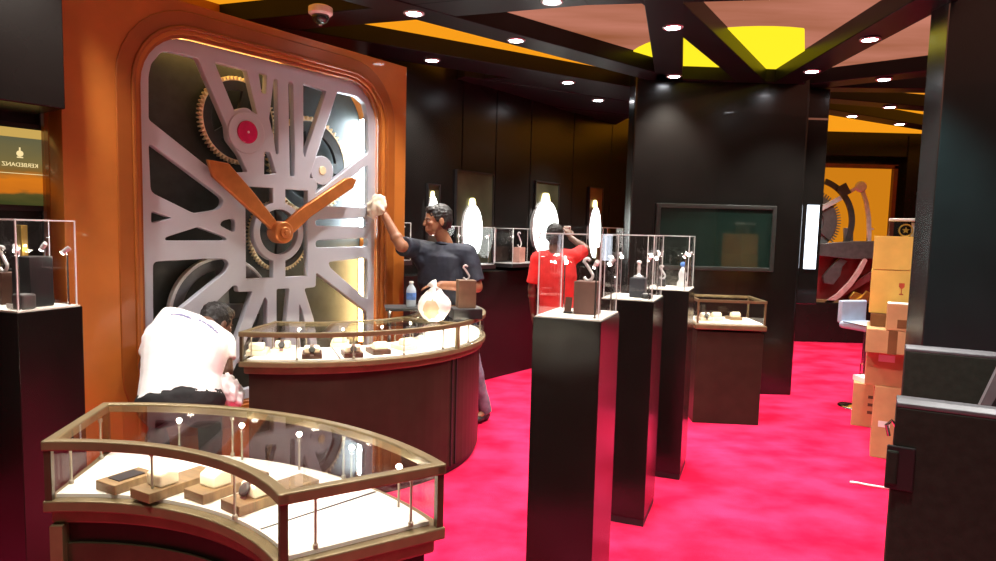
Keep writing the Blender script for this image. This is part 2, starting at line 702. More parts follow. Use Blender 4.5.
holes = [
    soften(px([(161.2, 52.3), (168, 51), (197.8, 58.2), (226.8, 126), (228.1, 139.6), (239.7, 154.8), (247.7, 172.2), (234.3, 172.4), (222, 177.5), (206.7, 165.5), (148.9, 119.6), (148.7, 76.4), (151.4, 63.9)]), .018),
    soften(px([(214.7, 62.1), (246.8, 70.1), (257.5, 114.7), (253, 112), (248.5, 108.4), (244.1, 107.6), (239.5, 108.4), (234.5, 111)]), .012),
    soften(px([(258.7, 72.7), (267.2, 74.4), (266.2, 94), (261.8, 93)]), .012),
    soften(px([(274, 78.5), (277.6, 79.4), (278, 100), (278.5, 154), (276.3, 154.5), (273.5, 135), (269.3, 118.7), (271.4, 101.7)]), .01),
    soften(px([(288.5, 81.2), (293.3, 82.6), (294.8, 150), (294.6, 176.5), (290.1, 176.5), (289.5, 140)]), .02),
    soften(px([(303.5, 83.3), (326.7, 91), (306.6, 151), (305, 158), (303.5, 152)]), .012),
    soften(px([(337.4, 91.9), (357, 96.4), (365, 103.5), (368, 116), (368.6, 152.5), (315, 194), (318, 186), (315.5, 178.5), (309.5, 178), (312, 170)]), .018),
    soften(px([(368, 164.5), (367.8, 205), (364, 207.3), (330.2, 206), (321, 206), (318.5, 203)]), .02),
    soften(px([(315.8, 219.5), (366.8, 218), (367.7, 226.8), (315.8, 225.8)]), .032),
    soften(px([(315.8, 240.6), (367.7, 237.8), (367.7, 246.7), (315.8, 247.6)]), .032),
    soften(px([(328.5, 262), (367.7, 257.8), (367.7, 300.2), (330, 267.3)]), .032),
    soften(px([(316.3, 272.6), (366.8, 311.8), (367, 366), (360, 374), (322, 380), (314.2, 320), (304.4, 288.6), (316, 286.9)]), .02),
    soften(px([(148.7, 142.3), (215.6, 192.2), (223.6, 198.5), (222.7, 205.6), (217.4, 210), (194.2, 213.6), (151, 192.2)]), .032),
    soften(px([(151.4, 211), (168.3, 217), (171.9, 218), (151.4, 223.4)]), .02),
    soften(px([(197.8, 227), (224.5, 236.7), (227.2, 239.4), (224.5, 240.7), (165.7, 240.7), (165.3, 237.6)]), .018),
    soften(px([(235.2, 218), (235.2, 233.2), (224.5, 227.8), (220, 225), (222.7, 220.7)]), .032),
    soften(px([(153.2, 261.7), (204.9, 259), (225.4, 259), (229.2, 263.5), (226.3, 271.5), (181.7, 308), (157, 330), (153.5, 326)]), .032),
    soften(px([(264.9, 297), (267.5, 300), (266.8, 384), (224, 394)]), .015),
    soften(px([(276.7, 289), (289.5, 288.5), (286.6, 320), (281, 381), (277, 382)]), .015),
    soften(px([(299.5, 304), (302, 310), (312, 350), (316, 377), (304, 379), (299.5, 330)]), .012),
    soften(px([(264.5, 151.8), (270, 152), (276.5, 173.5), (264.3, 174.8)]), .012),
    soften(px([(233.5, 285.5), (237.5, 286), (238, 292), (252.5, 291.5), (221, 384), (192, 390), (196, 322)]), .012),
]
# the square round the hub: two dark halves either side of the ring and the ring's own opening
su0, sz1 = W(245.5, 186)
su1, sz0 = W(307.8, 276)
ro, ri, nk = .205, .155, .05
left, right = [], []
for sgn, lst, us in ((-1, left, su0), (1, right, su1)):
    a0 = math.asin(nk / ro)
    lst += [(HU + sgn * nk, sz1), (us, sz1), (us, sz0), (HU + sgn * nk, sz0)]
    for i in range(17):
        a = -PI / 2 + a0 + (PI - 2 * a0) * i / 16
        lst.append((HU + sgn * ro * math.cos(a), HZ + ro * math.sin(a)))
ring = [(HU + ri * math.cos(2 * PI * i / 40), HZ + ri * math.sin(2 * PI * i / 40)) for i in range(40)]
outer = rrect(PU0, PZ0, PU1, PZ1, .31)
plate = obj('face_plate', plate_bm([outer] + holes + [left, right, ring], -.05, 0, .004), STEEL, clock)
plate['label'] = 'brushed steel face plate cut with roman numerals'

# orange mouldings round the opening
for a, b, d0, d1, nm in ((.0, .045, .02, .042, 'bezel_ring'), (.045, .066, .02, .080, 'bezel_ring'), (.066, .15, .03, .069, 'bezel_ring')):
    o1 = rrect(PU0 - b, PZ0 - b, PU1 + b, PZ1 + b, .31 + b)
    i1 = rrect(PU0 - a + .002, PZ0 - a + .002, PU1 + a - .002, PZ1 + a - .002, .31 + a)
    obj(nm, plate_bm([o1, i1], d0, d1, .006), ORANGED, clock, smooth=False)


def gear_loops(c, r_root, r_tip, nt_, r_in, spokes=0, hub=.05):
    prof = []
    for i in range(nt_):
        for f, r in ((0, r_root), (.25, r_root), (.45, r_tip), (.7, r_tip), (.95, r_root)):
            a = 2 * PI * (i + f) / nt_
            prof.append((c[0] + r * math.cos(a), c[1] + r * math.sin(a)))
    return prof


def circ(c, r, n=48):
    return [(c[0] + r * math.cos(2 * PI * i / n), c[1] + r * math.sin(2 * PI * i / n)) for i in range(n)]


def gear(c, r, nteeth, d, spokes=5, th=.03, rin=.72, hub=.22):
    loops = [circ(c, r * .95, 72)]
    for k in range(spokes):
        a0 = 2 * PI * k / spokes + .16
        a1 = 2 * PI * (k + 1) / spokes - .16
        lp = [(c[0] + r * rin * math.cos(a0 + (a1 - a0) * i / 12), c[1] + r * rin * math.sin(a0 + (a1 - a0) * i / 12)) for i in range(13)]
        b0, b1 = 2 * PI * k / spokes + .4, 2 * PI * (k + 1) / spokes - .4
        lp += [(c[0] + r * hub * math.cos(b1 - (b1 - b0) * i / 6), c[1] + r * hub * math.sin(b1 - (b1 - b0) * i / 6)) for i in range(7)]
        loops.append(lp)
    g = obj('gear', plate_bm(loops, d - th, d, .003), GEARD, clock)
    t = obj('toothed_rim', plate_bm([gear_loops(c, r * .965, r * 1.04, nteeth, 0), circ(c, r * .94, 72)], d - th - .004, d + .004, .001), BRASS, g)
    t['label'] = 'brass teeth round the dark gear, led light put into their colour'
    return g


g1 = W(237.5, 121, -.13)
gear(g1, abs(g1[0] - W(198.7, 121, -.13)[0]), 64, -.11)
g2 = W(311, 166, -.13)
gear(g2, abs(g2[0] - W(347, 166, -.13)[0]) * 1.0, 56, -.14, 4)
g3 = W(279, 236, -.09)
gear(g3, abs(g3[0] - W(249, 236, -.09)[0]), 60, -.08, 4, rin=.8)
g4 = W(222, 312, -.13)
r4 = abs(g4[0] - W(168.5, 312, -.13)[0])
wh = []
for k in range(4):
    a0, a1 = PI / 2 * k + .12, PI / 2 * (k + 1) - .12
    wh.append([(g4[0] + r4 * .78 * math.cos(a0 + (a1 - a0) * i / 10), g4[1] + r4 * .78 * math.sin(a0 + (a1 - a0) * i / 10)) for i in range(11)] + [(g4[0] + r4 * .2 * math.cos((a0 + a1) / 2), g4[1] + r4 * .2 * math.sin((a0 + a1) / 2))])
bw = obj('balance_wheel', plate_bm([circ(g4, r4, 64)] + wh, -.15, -.12, .004), GREYMETAL, clock)
obj('wheel_rim', plate_bm([circ(g4, r4 * 1.02, 64), circ(g4, r4 * .96, 64)], -.155, -.113, .003), SILVER, bw)

# jewel bridge and screw bridge
j = W(246.2, 132.3, 0)
jb = obj('jewel_bridge', plate_bm([circ(W(246, 133, 0), .135, 40)], -.03, .012, .006), STEEL, clock)
jw = obj('jewel', plate_bm([circ(j, .074, 36)], .0, .024, .008), RUBY, jb)
jw['label'] = 'round ruby red jewel'
obj('jewel_pin', plate_bm([circ(j, .008, 12)], .02, .03, .002), SILVER, jw)
s_ = W(321.5, 170.5, -.02)
sb = obj('screw_bridge', plate_bm([circ(s_, .105, 36)], -.045, -.012, .004), STEEL, clock)
obj('screw', plate_bm([circ(s_, .032, 20)], -.02, -.004, .004), BRASS, sb)


# hands, raised off the plate
def hand(name, pts, d, label):
    o = obj(name, plate_bm([px(pts, d)], d - .035, d, .008), COPPER, clock)
    o['label'] = label
    return o


hand('minute_hand', [(208.3, 159.5), (229, 163), (252, 189.5), (277, 221), (289.5, 231), (279, 241), (268.5, 226), (249, 209), (213.5, 176.5)], .075, 'long copper hand pointing up to the left')
hand('hour_hand', [(281, 226), (302, 208), (346, 178.5), (352.5, 177.2), (357.3, 179.5), (353.5, 188.5), (336, 200), (312, 216.5), (289, 238), (283, 237)], .10, 'short copper hand pointing up to the right')
hc = W(284.5, 232.5, .12)
hb = obj('hub', plate_bm([circ(hc, .075, 36)], .02, .125, .012), COPPER, clock)
obj('hub_cap', plate_bm([circ(hc, .04, 28)], .12, .14, .008), COPPER, hb)
obj('hub_nut', plate_bm([circ(hc, .018, 6)], .135, .15, .003), COPPER, hb)
# led strips inside the cavity
obj('light_strip', boxb((PU1 + .013, .125, 2.05), (.01, .13, 1.06)), GLOWW, clock)['label'] = 'cool white light strip behind the right edge'
obj('light_strip', boxb((PU1 + .013, .125, 1.03), (.01, .13, .78)), GLOWWARM, clock)['label'] = 'warm light strip behind the lower right edge'
obj('light_strip', boxb((-1.25, .125, PZ1 + .012), (.9, .12, .01)), em('led_amber', (1.0, .55, .14), 6), clock)['label'] = 'warm light strip along the top edge'

# ------------------------------------------------------------------ downlights
proto = thing('downlight', 'x', 'light')
bm = NB()
lathe(bm, [(.075, 0), (.075, -.006), (.068, -.010), (.056, -.010), (.052, -.002), (.052, 0)], n=28)
obj('trim_ring', bm, SILVER, proto)
bm = NB()
lathe(bm, [(.052, -.001), (.052, -.006), (.03, -.0085)], n=24)
obj('lens', bm, LENS, proto)


def spot(loc, power, size=100, blend=.7, col=(1.0, .95, .88), rad=.06, target=None):
    l = bpy.data.lights.new('down_spot', 'SPOT')
    l.energy = power
    l.spot_size = R(size)
    l.spot_blend = blend
    l.color = col
    l.shadow_soft_size = rad
    o = bpy.data.objects.new('down_spot', l)
    COL.objects.link(o)
    o.location = loc
    if target is not None:
        o.rotation_euler = (Vector(target) - Vector(loc)).to_track_quat('-Z', 'Y').to_euler()
    return o


DL = [
    ((414, 13), 'downlight where the long diagonal beam starts, by the dome camera'),
    ((516, 40), 'downlight halfway along the long diagonal beam, above the orange ceiling strip'),
    ((432, 60), 'downlight at the top corner of the orange clock wall'),
    ((568, 82), 'downlight on the beam below the long diagonal one, left of the black column'),
    ((598, 100), 'small downlight low in the dark bay left of the black column'),
    ((673, 27), 'downlight on the steep dark beam left of the yellow sun disc, the upper of two'),
    ((674, 76), 'downlight at the foot of the steep dark beam, against the black column top'),
    ((552, 1), 'downlight cut by the top edge above the pink ceiling patch'),
    ((870, 39), 'downlight on the orange lit beam right of the yellow sun disc'),
    ((812, 71), 'downlight at the upper right corner of the black column'),
    ((884, 79), 'downlight on the first dark beam right of the column, near the chrome edge'),
    ((890, 107), 'downlight on the second dark beam right of the column'),
    ((852, 116), 'small downlight above the orange gear panel, nearest the column'),
    ((900, 124), 'small downlight above the orange gear panel, nearest the chrome edge'),
]
POWER = 175
for k, ((a, b), lab) in enumerate(DL):
    p = U(a, b, ZB - .001)
    if k == 0:
        d = proto
        d.location = p
        d['label'] = lab
    else:
        d = dup(proto, p, 0, lab)
    d['group'] = 'downlights in the dark beams'
    spot(p + Vector((0, 0, -.03)), POWER)
# spots without fixtures, added to brighten the foreground, cartons and far end
for k, (x, y) in enumerate(((-1.6, 2.6), (-.5, 2.9), (.6, 3.3), (1.5, 3.6), (-.8, 1.0), (.9, 1.6), (2.0, 2.2), (0, -.6), (-2.2, 3.2), (2.25, 4.2), (3.2, 8.8), (5.0, 9.8))):
    if y < 4.3:
        spot((x, y, ZB - .03), POWER)
    else:
        spot((x, y, ZB - .03), POWER * .8)

# dome camera on the ceiling edge
p = V(320.5, 15, 4.9)
p.z = ZB
cm = thing('security_camera', 'white dome security camera under the dark beams above the clock', 'camera', p)
bm = NB()
lathe(bm, [(.062, 0), (.082, -.01), (.082, -.05), (.066, -.062)], n=28)
obj('housing', bm, CAMW, cm, smooth=False)
bm = NB()
lathe(bm, [(.060, -.06), (.057, -.085), (.045, -.105), (.022, -.118), (.004, -.121)], n=24)
obj('dome', bm, SCREEN, cm, smooth=True)
bm = NB()
lathe(bm, [(.012, -.122), (.012, -.128)], n=12)
obj('lens', bm, SILVER, cm)

# ------------------------------------------------------------------ curved showcase counters


def counter(c, r0, r1, a0, a1, label, rods, inner_fill):
    t = thing('display_counter', label, 'display counter', (c[0], c[1], 0))
    Z = (0, 0)
    da = lambda r, m_: m_ / r
    e0, e1 = a0, a1
    bm = NB()
    sector(bm, Z, r0 + .04, r1 - .04, a0 + .035, a1 - .035, .05, .765, 36)
    obj('base', bm, BROWNL, t)
    bm = NB()
    sector(bm, Z, r0 + .06, r1 - .06, a0 + .05, a1 - .05, 0, .055, 36)
    obj('plinth', bm, BLACKM, t)
    bm = NB()
    sector(bm, Z, r0 - .0, r1 + .0, a0 + .00, a1 - .0, .800, .832, 36)
    obj('lower_rail', bm, BRONZE, t, bevel=.004)
    bm = NB()
    sector(bm, Z, r0 + .02, r1 - .02, a0 + .015, a1 - .015, .76, .801, 36)
    obj('moulding', bm, BRONZE, t, bevel=.008)
    bm = NB()
    sector(bm, Z, r0 + .03, r1 - .03, a0 + .03, a1 - .03, .832, .842, 36)
    tr = obj('display_tray', bm, LEATHER, t)
    tr['label'] = 'white padded tray'
    # tray joint
    am = a0 + (a1 - a0) * .22
    bm = NB()
    sector(bm, Z, r0 + .035, r1 - .035, am - .004, am + .004, .8415, .8432, 2)
    obj('tray_joint', bm, BLACKM, tr)
    # top frame: two arcs and two radial bars
    w = .028
    bm = NB()
    sector(bm, Z, r1 - w, r1, a0, a1, .972, 1.0, 36)
    obj('top_rail', bm, BRONZE, t, bevel=.004)
    bm = NB()
    sector(bm, Z, r0, r0 + w, a0, a1, .972, 1.0, 36)
    obj('top_rail', bm, BRONZE, t, bevel=.004)
    for aa, sg in ((a0, 1), (a1, -1)):
        bm = NB()
        nrm = Vector((-math.sin(aa), math.cos(aa), 0)) * sg
        rad = Vector((math.cos(aa), math.sin(aa), 0))
        cc = rad * ((r0 + r1) / 2) + nrm * (w / 2)
        box(bm, (cc.x, cc.y, .986), (r1 - r0, w, .0282), rz=aa)
        obj('top_rail', bm, BRONZE, t, bevel=.004)
        # end pane
        cc = rad * ((r0 + r1) / 2) + nrm * .014
        bm = boxb((cc.x, cc.y, .902), (r1 - r0 - .05, .006, .14), rz=aa)
        obj('glass_pane', bm, GLASS, t)
        for rr in (r0 + .014, r1 - .014):
            q = rad * rr + nrm * .014
            obj('corner_post', boxb((q.x, q.y, .902), (.018, .018, .142), rz=aa), BRONZED, t)
        for fr in ((.22, .8) if sg > 0 else (.25, .75)):
            q = rad * (r0 + (r1 - r0) * fr) + nrm * .03
            bm = NB()
            lathe(bm, [(.007, .842), (.007, .852), (.0035, .855), (.0035, .96), (.007, .963), (.007, .972)], (q.x, q.y, 0), 10)
            obj('support_rod', bm, RODM, t)
    for rr in (r0 + .012, r1 - .018):
        bm = NB()
        sector(bm, Z, rr, rr + .006, a0 + .03, a1 - .03, .834, .972, 36)
        obj('glass_pane', bm, GLASS, t)
    bm = NB()
    sector(bm, Z, r0 + w, r1 - w, a0 + .028, a1 - .028, .988, .996, 36)
    obj('glass_top', bm, GLASST, t)
    for k in range(rods):
        aa = a0 + (a1 - a0) * (k + 1) / (rods + 1)
        for rr in (r0 + .026, r1 - .03):
            bm = NB()
            lathe(bm, [(.007, .842), (.007, .852), (.0035, .855), (.0035, .96), (.007, .963), (.007, .972)], (rr * math.cos(aa), rr * math.sin(aa), 0), 10)
            obj('support_rod', bm, RODM, t)
    # small spot lamps on the far rail
    rl = r1 - .05 if inner_fill else r0 + .05
    for k in range(5):
        aa = a0 + (a1 - a0) * (.12 + .17 * k if inner_fill else .1 + .16 * k)
        bm = NB()
        lathe(bm, [(.002, .962), (.006, .960), (.0085, .955), (.006, .950), (.003, .948)], (rl * math.cos(aa), rl * math.sin(aa), 0), 14)
        lmp = obj('spot_lamp', bm, LAMPM, t)
        bm = NB()
        lathe(bm, [(.0035, .842), (.0035, .946)], (rl * math.cos(aa), rl * math.sin(aa), 0), 8)
        obj('lamp_rod', bm, RODM, lmp)
    # hidden glowing strip added inside the rail to brighten the tray
    q0, q1 = (r0 + w, r0 + w + .003) if inner_fill else (r1 - w - .003, r1 - w)
    bm = NB()
    sector(bm, Z, q0, q1, a0 + .05, a1 - .05, .973, .986, 30)
    obj('light_strip', bm, GLOWCASE, t)
    return t


C1 = Vector((-1.10, 1.08, 0))
c1 = counter(C1, .745, 1.172, R(33.2), R(99.6), 'curved glass top showcase counter in front, low bronze frame with white tray', 2, True)
# recessed glossy front of the near counter
bm = NB()
sector(bm, (0, 0), .772, .80, R(40), R(96), .10, .70, 30)
obj('front_panel', bm, pm('bronze_front', (.055, .042, .022), .25, .4), c1)
bm = NB()
sector(bm, (0, 0), .748, .80, R(37.5), R(41), .0, .76, 4)
obj('front_post', bm, BRONZE, c1)
bm = NB()
sector(bm, (0, 0), .748, .80, R(96), R(98.5), .0, .76, 4)
obj('front_post', bm, BRONZE, c1)
C2 = Vector((-1.30, 5.0, 0))
c2 = counter(C2, .74, 1.215, R(263.5), R(385), 'curved glass showcase counter below the clock with dark brown body', 7, False)
for a in (R(329.5), R(332)):
    bm = NB()
    sector(bm, (0, 0), 1.165, 1.182, a, a + R(.9), .05, .765, 3)
    obj('body_seam', bm, BLACKM, c2)
a = R(330.5)
obj('corner_post', boxb((1.203 * math.cos(a), 1.203 * math.sin(a), .902), (.022, .02, .142), rz=a), BRONZE, c2)
bm = NB()
sector(bm, (0, 0), .78, 1.195, a - .012, a + .012, .974, .999, 3)
obj('top_rail', bm, BRONZE, c2)


# watch trays inside
def watch_tray(loc, rz, label, group, L=.16, Wd=.085, kind=0, mat=WOODBOX):
    t = thing('watch_tray', label, 'watch stand', loc, rz, group)
    obj('tray_base', boxb((0, 0, .014), (Wd, L, .028)), mat, t, bevel=.002)
    if kind == 0:
        obj('inlay', boxb((0, 0, .0295), (Wd * .6, L * .6, .003)), BLACKM, t)
    else:
        bm = NB()
        prism(bm, [(-.03, 0), (.03, 0), (.028, .034), (-.005, .046), (-.03, .034)], -Wd * .38, Wd * .38, Matrix.Rotation(R(90), 4, 'Z') @ Matrix.Rotation(R(90), 4, 'X'))
        o = obj('cushion', bm, CREAM, t, bevel=.006)
        o.location = (0, -L * .18, .028)
        if kind == 2:
            bm = NB()
            lathe(bm, [(.016, 0), (.019, .003), (.019, .007), (.014, .010)], n=20)
            wv = obj('watch_dial', bm, BLACKM, t)
            wv.location = (0, -L * .18 - .035, .05)
            wv.rotation_euler = (R(60), 0, 0)
            bm = boxb((0, 0, .006), (.022, .075, .005))
            ob = obj('strap', bm, DKBROWN, t, bevel=.002)
            ob.location = (0, -L * .18 - .028, .045)
            ob.rotation_euler = (R(60), 0, 0)
    return t


TZ = .8425
for (a, b), rz, k, L, mat, lab in (
        ((127, 482), R(-28), 0, .13, WOODBOX, 'flat tan watch tray with black inlay, first from the left in the front counter'),
        ((176, 485), R(-30), 1, .22, WOODBOX, 'tan tray with cream cushion beside the flat inlaid tray in the front counter'),
        ((228, 486), R(-32), 1, .22, WOODBOX, 'tan tray with cream cushion in the middle of the front counter'),
        ((272, 495), R(-36), 2, .26, WOODBOX, 'tan tray with a dark watch near the sharp corner post of the front counter')):
    p = U(a, b, TZ + .01)
    watch_tray((p.x, p.y, TZ), rz, lab, 'watch trays in the front counter', L=L, kind=k, mat=mat)
for (a, b), rz, k, mat, lab in (
        ((258, 352), R(10), 1, CREAM, 'cream watch cushion at the left end of the counter below the clock'),
        ((284, 350), R(5), 2, CREAM, 'cream stand with a watch left of the dark brown tray below the clock'),
        ((312, 355), R(15), 2, DKBROWN, 'brown tray with cream cushion, second along the counter below the clock'),
        ((340, 344), R(10), 1, CREAM, 'cream cushion behind the darkest tray below the clock'),
        ((352, 354), R(20), 2, DKBROWN, 'darkest brown tray in the middle of the counter below the clock'),
        ((378, 351), R(30), 1, DKBROWN, 'brown tray with cream cushion right of the middle of the counter below the clock'),
        ((404, 347), R(40), 1, CREAM, 'cream tray nearest the white bag in the counter below the clock')):
    p = U(a, b, TZ + .01)
    watch_tray((p.x, p.y, TZ), rz, lab, 'watch trays in the counter below the clock', L=.15, Wd=.11, kind=k, mat=mat)


# ------------------------------------------------------------------ pedestals with glass cases
def glass_case(t, sx, sy, z0, h, thick=.008, edge=.0045, cx=0.0, cy=0.0):
    for x, y, a, b in ((cx, cy - sy / 2, sx, thick), (cx, cy + sy / 2, sx, thick), (cx - sx / 2, cy, thick, sy), (cx + sx / 2, cy, thick, sy)):
        obj('glass_pane', boxb((x, y, z0 + h / 2), (a, b, h)), GLASS, t)
    obj('glass_top', boxb((cx, cy, z0 + h), (sx + thick, sy + thick, thick)), GLASS, t)
    bm = NB()
    for x in (-1, 1):
        for y in (-1, 1):
            box(bm, (cx + x * sx / 2, cy + y * sy / 2, z0 + h / 2), (edge, edge, h))
    for y in (-1, 1):
        box(bm, (cx, cy + y * sy / 2, z0 + h), (sx, edge, edge))
        box(bm, (cx + y * sx / 2, cy, z0 + h), (edge, sy, edge))
    obj('glass_edges', bm, GLASSE, t)


def rod_lamp(t, x, y, z0, z1, aim=(0, 0)):
    bm = NB()
    lathe(bm, [(.008, z0), (.008, z0 + .006), (.0035, z0 + .008), (.0035, z1)], (x, y, 0), 8)
    r_ = obj('lamp_rod', bm, CHROME, t)
    d_ = Vector((aim[0] - x, aim[1] - y, -.16)).normalized()
    p_ = Vector((x, y, z1))
    bm = NB()
    tube(bm, [p_ - d_ * .012, p_ + d_ * .022], .010, 12)
    obj('lamp_head', bm, SILVER, r_)
    bm = NB()
    tube(bm, [p_ + d_ * .0225, p_ + d_ * .025], .0085, 12)
    obj('lamp_lens', bm, LAMPM, r_)


def pedestal(corner, rot, sx, sy, label, h=1.24, gh=.345, group='black pedestals with glass cases'):
    """corner: the near right corner; sx to its left, sy away"""
    ex = Vector((math.cos(rot), math.sin(rot), 0))
    ey = Vector((-math.sin(rot), math.cos(rot), 0))
    c = Vector(corner) - ex * sx / 2 + ey * sy / 2
    t = thing('pedestal_showcase', label, 'pedestal', (c.x, c.y, 0), rot, group)
    obj('body', boxb((0, 0, (h + .04) / 2), (sx, sy, h - .04)), BLACK, t, bevel=.003)
    obj('plinth', boxb((0, 0, .02), (sx - .006, sy - .006, .04)), BLACKM, t)
    obj('top_plate', boxb((0, 0, h), (sx - .012, sy - .012, .012)), LEATHER, t)
    glass_case(t, sx - .03, sy - .03, h + .006, gh)
    for x, y in ((1, -1), (1, 1), (-1, 1)):
        rod_lamp(t, x * (sx / 2 - .035), y * (sy / 2 - .035), h + .006, h + .235)
    return t


PR = R(-21)
pd1 = pedestal((.42, 2.77, 0), PR, .29, .38, 'nearest black pedestal with a brown block in its glass case')
pd2 = pedestal((.83, 3.65, 0), PR, .29, .38, 'middle black pedestal with a dark bust in its glass case')
pd3 = pedestal((1.22, 4.39, 0), PR, .29, .38, 'farthest of the three black pedestals, a small white figure in its glass case')
pdl = pedestal((-1.81, 2.58, 0), R(-18), .36, .28, 'black pedestal at the left edge holding dark stands in glass')


def on_ped(ped, x, y):
    M = mtx(ped)
    return M @ Vector((x, y, 1.2465))


def hook_stand(loc, rz, label, bmat, s=(.09, .09, .15), hook=.1, hm=None):
    t = thing('watch_stand', label, 'display stand', loc, rz)
    obj('block', boxb((0, 0, s[2] / 2), s), bmat, t, bevel=.003)
    if hook:
        h = hook
        bm = NB()
        tube(bm, [(.0 + h * .26 * math.cos(a), 0, s[2] + h * .33 + h * .30 * math.sin(a)) for a in [R(q) for q in range(200, 371, 17)]] + [(h * .1, 0, s[2] + h * .62), (-h * .12, 0, s[2] + h * .95)] + [(-h * .1 + h * .2 * math.cos(R(q)), 0, s[2] + h * 1.12 + h * .18 * math.sin(R(q))) for q in (180, 140, 100, 60, 20)], .0065, 8)
        obj('hook', bm, SILVER, t, smooth=True)
    return t


p = on_ped(pd1, .035, .02)
hook_stand(p, PR, 'brown leather block with a curled silver hook in the nearest glass case', pm('brown_leather', (.13, .06, .045), .5), (.10, .10, .142), .075)
p = on_ped(pd1, -.04, -.02)
t = thing('price_plate', 'small dark plate leaning beside the brown block in the nearest glass case', 'sign', p, PR)
obj('plate', boxb((0, 0, .035), (.03, .006, .07), rx=R(-15)), DKBROWN, t)
obj('foot', boxb((0, .0, .004), (.035, .03, .008)), BLACKM, t)
p = on_ped(pd2, .03, -.02)
t = thing('bust_stand', 'dark leather display stand with slim silver neck in the middle glass case', 'display stand', p, PR)
obj('block', boxb((0, 0, .055), (.085, .085, .11)), pm('blue_black_leather', (.03, .035, .045), .5), t, bevel=.006)
bm = NB()
lathe(bm, [(.028, .11), (.028, .118), (.010, .125), (.008, .15), (.012, .158), (.009, .17), (.008, .185), (.014, .19), (.014, .20), (.004, .205)], n=18)
obj('neck', bm, SILVER, t, smooth=True)
p = on_ped(pd2, .09, -.08)
t = thing('watch_case', 'small round black watch case beside the bust stand in the middle glass case', 'case', p, PR)
bm = NB()
lathe(bm, [(.03, 0), (.032, .004), (.032, .02), (.026, .026)], n=24)
obj('case_body', bm, BLACKM, t)
bm = NB()
lathe(bm, [(.022, .026), (.022, .028)], n=20)
obj('dial', bm, SILVER, t)
p = on_ped(pd3, .07, .08)
t = thing('figurine', 'white and blue figure in the farthest pedestal glass case', 'ornament', p, PR)
bm = NB()
lathe(bm, [(.035, 0), (.035, .03), (.022, .05), (.026, .09), (.016, .12), (.004, .14)], n=18)
obj('figure_body', bm, SILVER, t, smooth=True)
bm = NB()
ball(bm, (0, 0, .155), .018)
obj('figure_head', bm, BLUEL, t, smooth=True)
p = on_ped(pd3, -.06, .05)
hook_stand(p, PR, 'small smoked block with hook at the left of the farthest glass case', BLACKM, (.05, .05, .05), .07)

# left pedestal contents
p = on_ped(pdl, .06, .02)
hook_stand(p, R(-18), 'tall black block in the glass case at the left edge', BLACKM, (.10, .10, .20), 0)
p = on_ped(pdl, .125, -.07)
t = thing('bust_stand', 'low grey cushion beside the tall black block at the left edge', 'display stand', p, R(-18))
obj('block', boxb((0, 0, .03), (.06, .06, .06)), pm('grey_leather', (.09, .085, .08), .5), t, bevel=.008)
obj('card', boxb((-.03, -.035, .012), (.03, .004, .02)), PAPER, t)
p = on_ped(pdl, -.10, .02)
hook_stand(p, R(-18), 'shorter black block left of the tall one at the left edge', DKBROWN, (.08, .08, .13), .08)
# the second case on the left, farther back against the poster wall
q = V(54, 270, 3.12)
pdb = pedestal((q.x, q.y, 0), R(33), .28, .24, 'rear black pedestal under the sunset poster holding a gold column')
p = on_ped(pdb, .02, 0)
t = thing('gold_column', 'tall gold bar stand in the rear glass case under the poster', 'display stand', p, R(-25))
obj('block', boxb((0, 0, .06), (.12, .09, .12)), BLACKM, t, bevel=.004)
obj('bar', boxb((0, 0, .22), (.045, .03, .20)), GOLD, t, bevel=.004)
p = on_ped(pdb, -.10, -.05)
t = thing('gold_block', 'yellow gold block at the far left in the rear glass case', 'display stand', p, R(-25))
obj('block', boxb((0, 0, .09), (.06, .06, .18)), GOLD, t, bevel=.004)
obj('foot', boxb((0, 0, .006), (.075, .075, .012)), BLACKM, t)

# poster
pu1, pz1 = W(46.5, 131, -.18)
_, pz0 = W(46.5, 206, -.18)
_, pzb = W(46.5, 140, -.18)
pw = .62
pos = thing('poster', 'lit sunset poster with mirrored gold lettering left of the orange wall', 'poster', WP + WE * (pu1 - pw / 2) - WN * .21, WROT)
m, nt, out = nodes_of('sunset_poster')
e = nt.nodes.new('ShaderNodeEmission')
nt.links.new(e.outputs[0], out.inputs[0])
tc = nt.nodes.new('ShaderNodeTexCoord')
sp = nt.nodes.new('ShaderNodeSeparateXYZ')
nt.links.new(tc.outputs['Object'], sp.inputs[0])
nz = nt.nodes.new('ShaderNodeTexNoise')
nz.inputs['Scale'].default_value = 6
nz.inputs['Detail'].default_value = 5
mp = nt.nodes.new('ShaderNodeMapping')
mp.inputs['Scale'].default_value = (1, 1, 3.5)
nt.links.new(tc.outputs['Object'], mp.inputs[0])
nt.links.new(mp.outputs[0], nz.inputs['Vector'])
hz = maprange(sp.outputs[2], pz0, pzb)
ad = nt.nodes.new('ShaderNodeMath')
ad.operation = 'MULTIPLY_ADD'
ad.inputs[1].default_value = .28
ad.inputs[2].default_value = -.14
nt.links.new(nz.outputs['Fac'], ad.inputs[0])
sm = nt.nodes.new('ShaderNodeMath')
sm.operation = 'ADD'
nt.links.new(ad.outputs[0], sm.inputs[0])
nt.links.new(hz, sm.inputs[1])
rp = nt.nodes.new('ShaderNodeValToRGB')
cr_ = rp.color_ramp
for pos_, c in ((0, (.05, .055, .015)), (.16, (.10, .08, .02)), (.22, (.62, .17, .012)), (.38, (.72, .20, .012)), (.50, (.25, .13, .03)), (.62, (.20, .15, .05)), (1.0, (.13, .12, .06))):
    el = cr_.elements.new(pos_)
    el.color = (*c, 1)
cr_.elements.remove(cr_.elements[0])
for el in cr_.elements:
    if el.position > .9:
        el.color = (.13, .12, .06, 1)
nt.links.new(sm.outputs[0], rp.inputs[0])
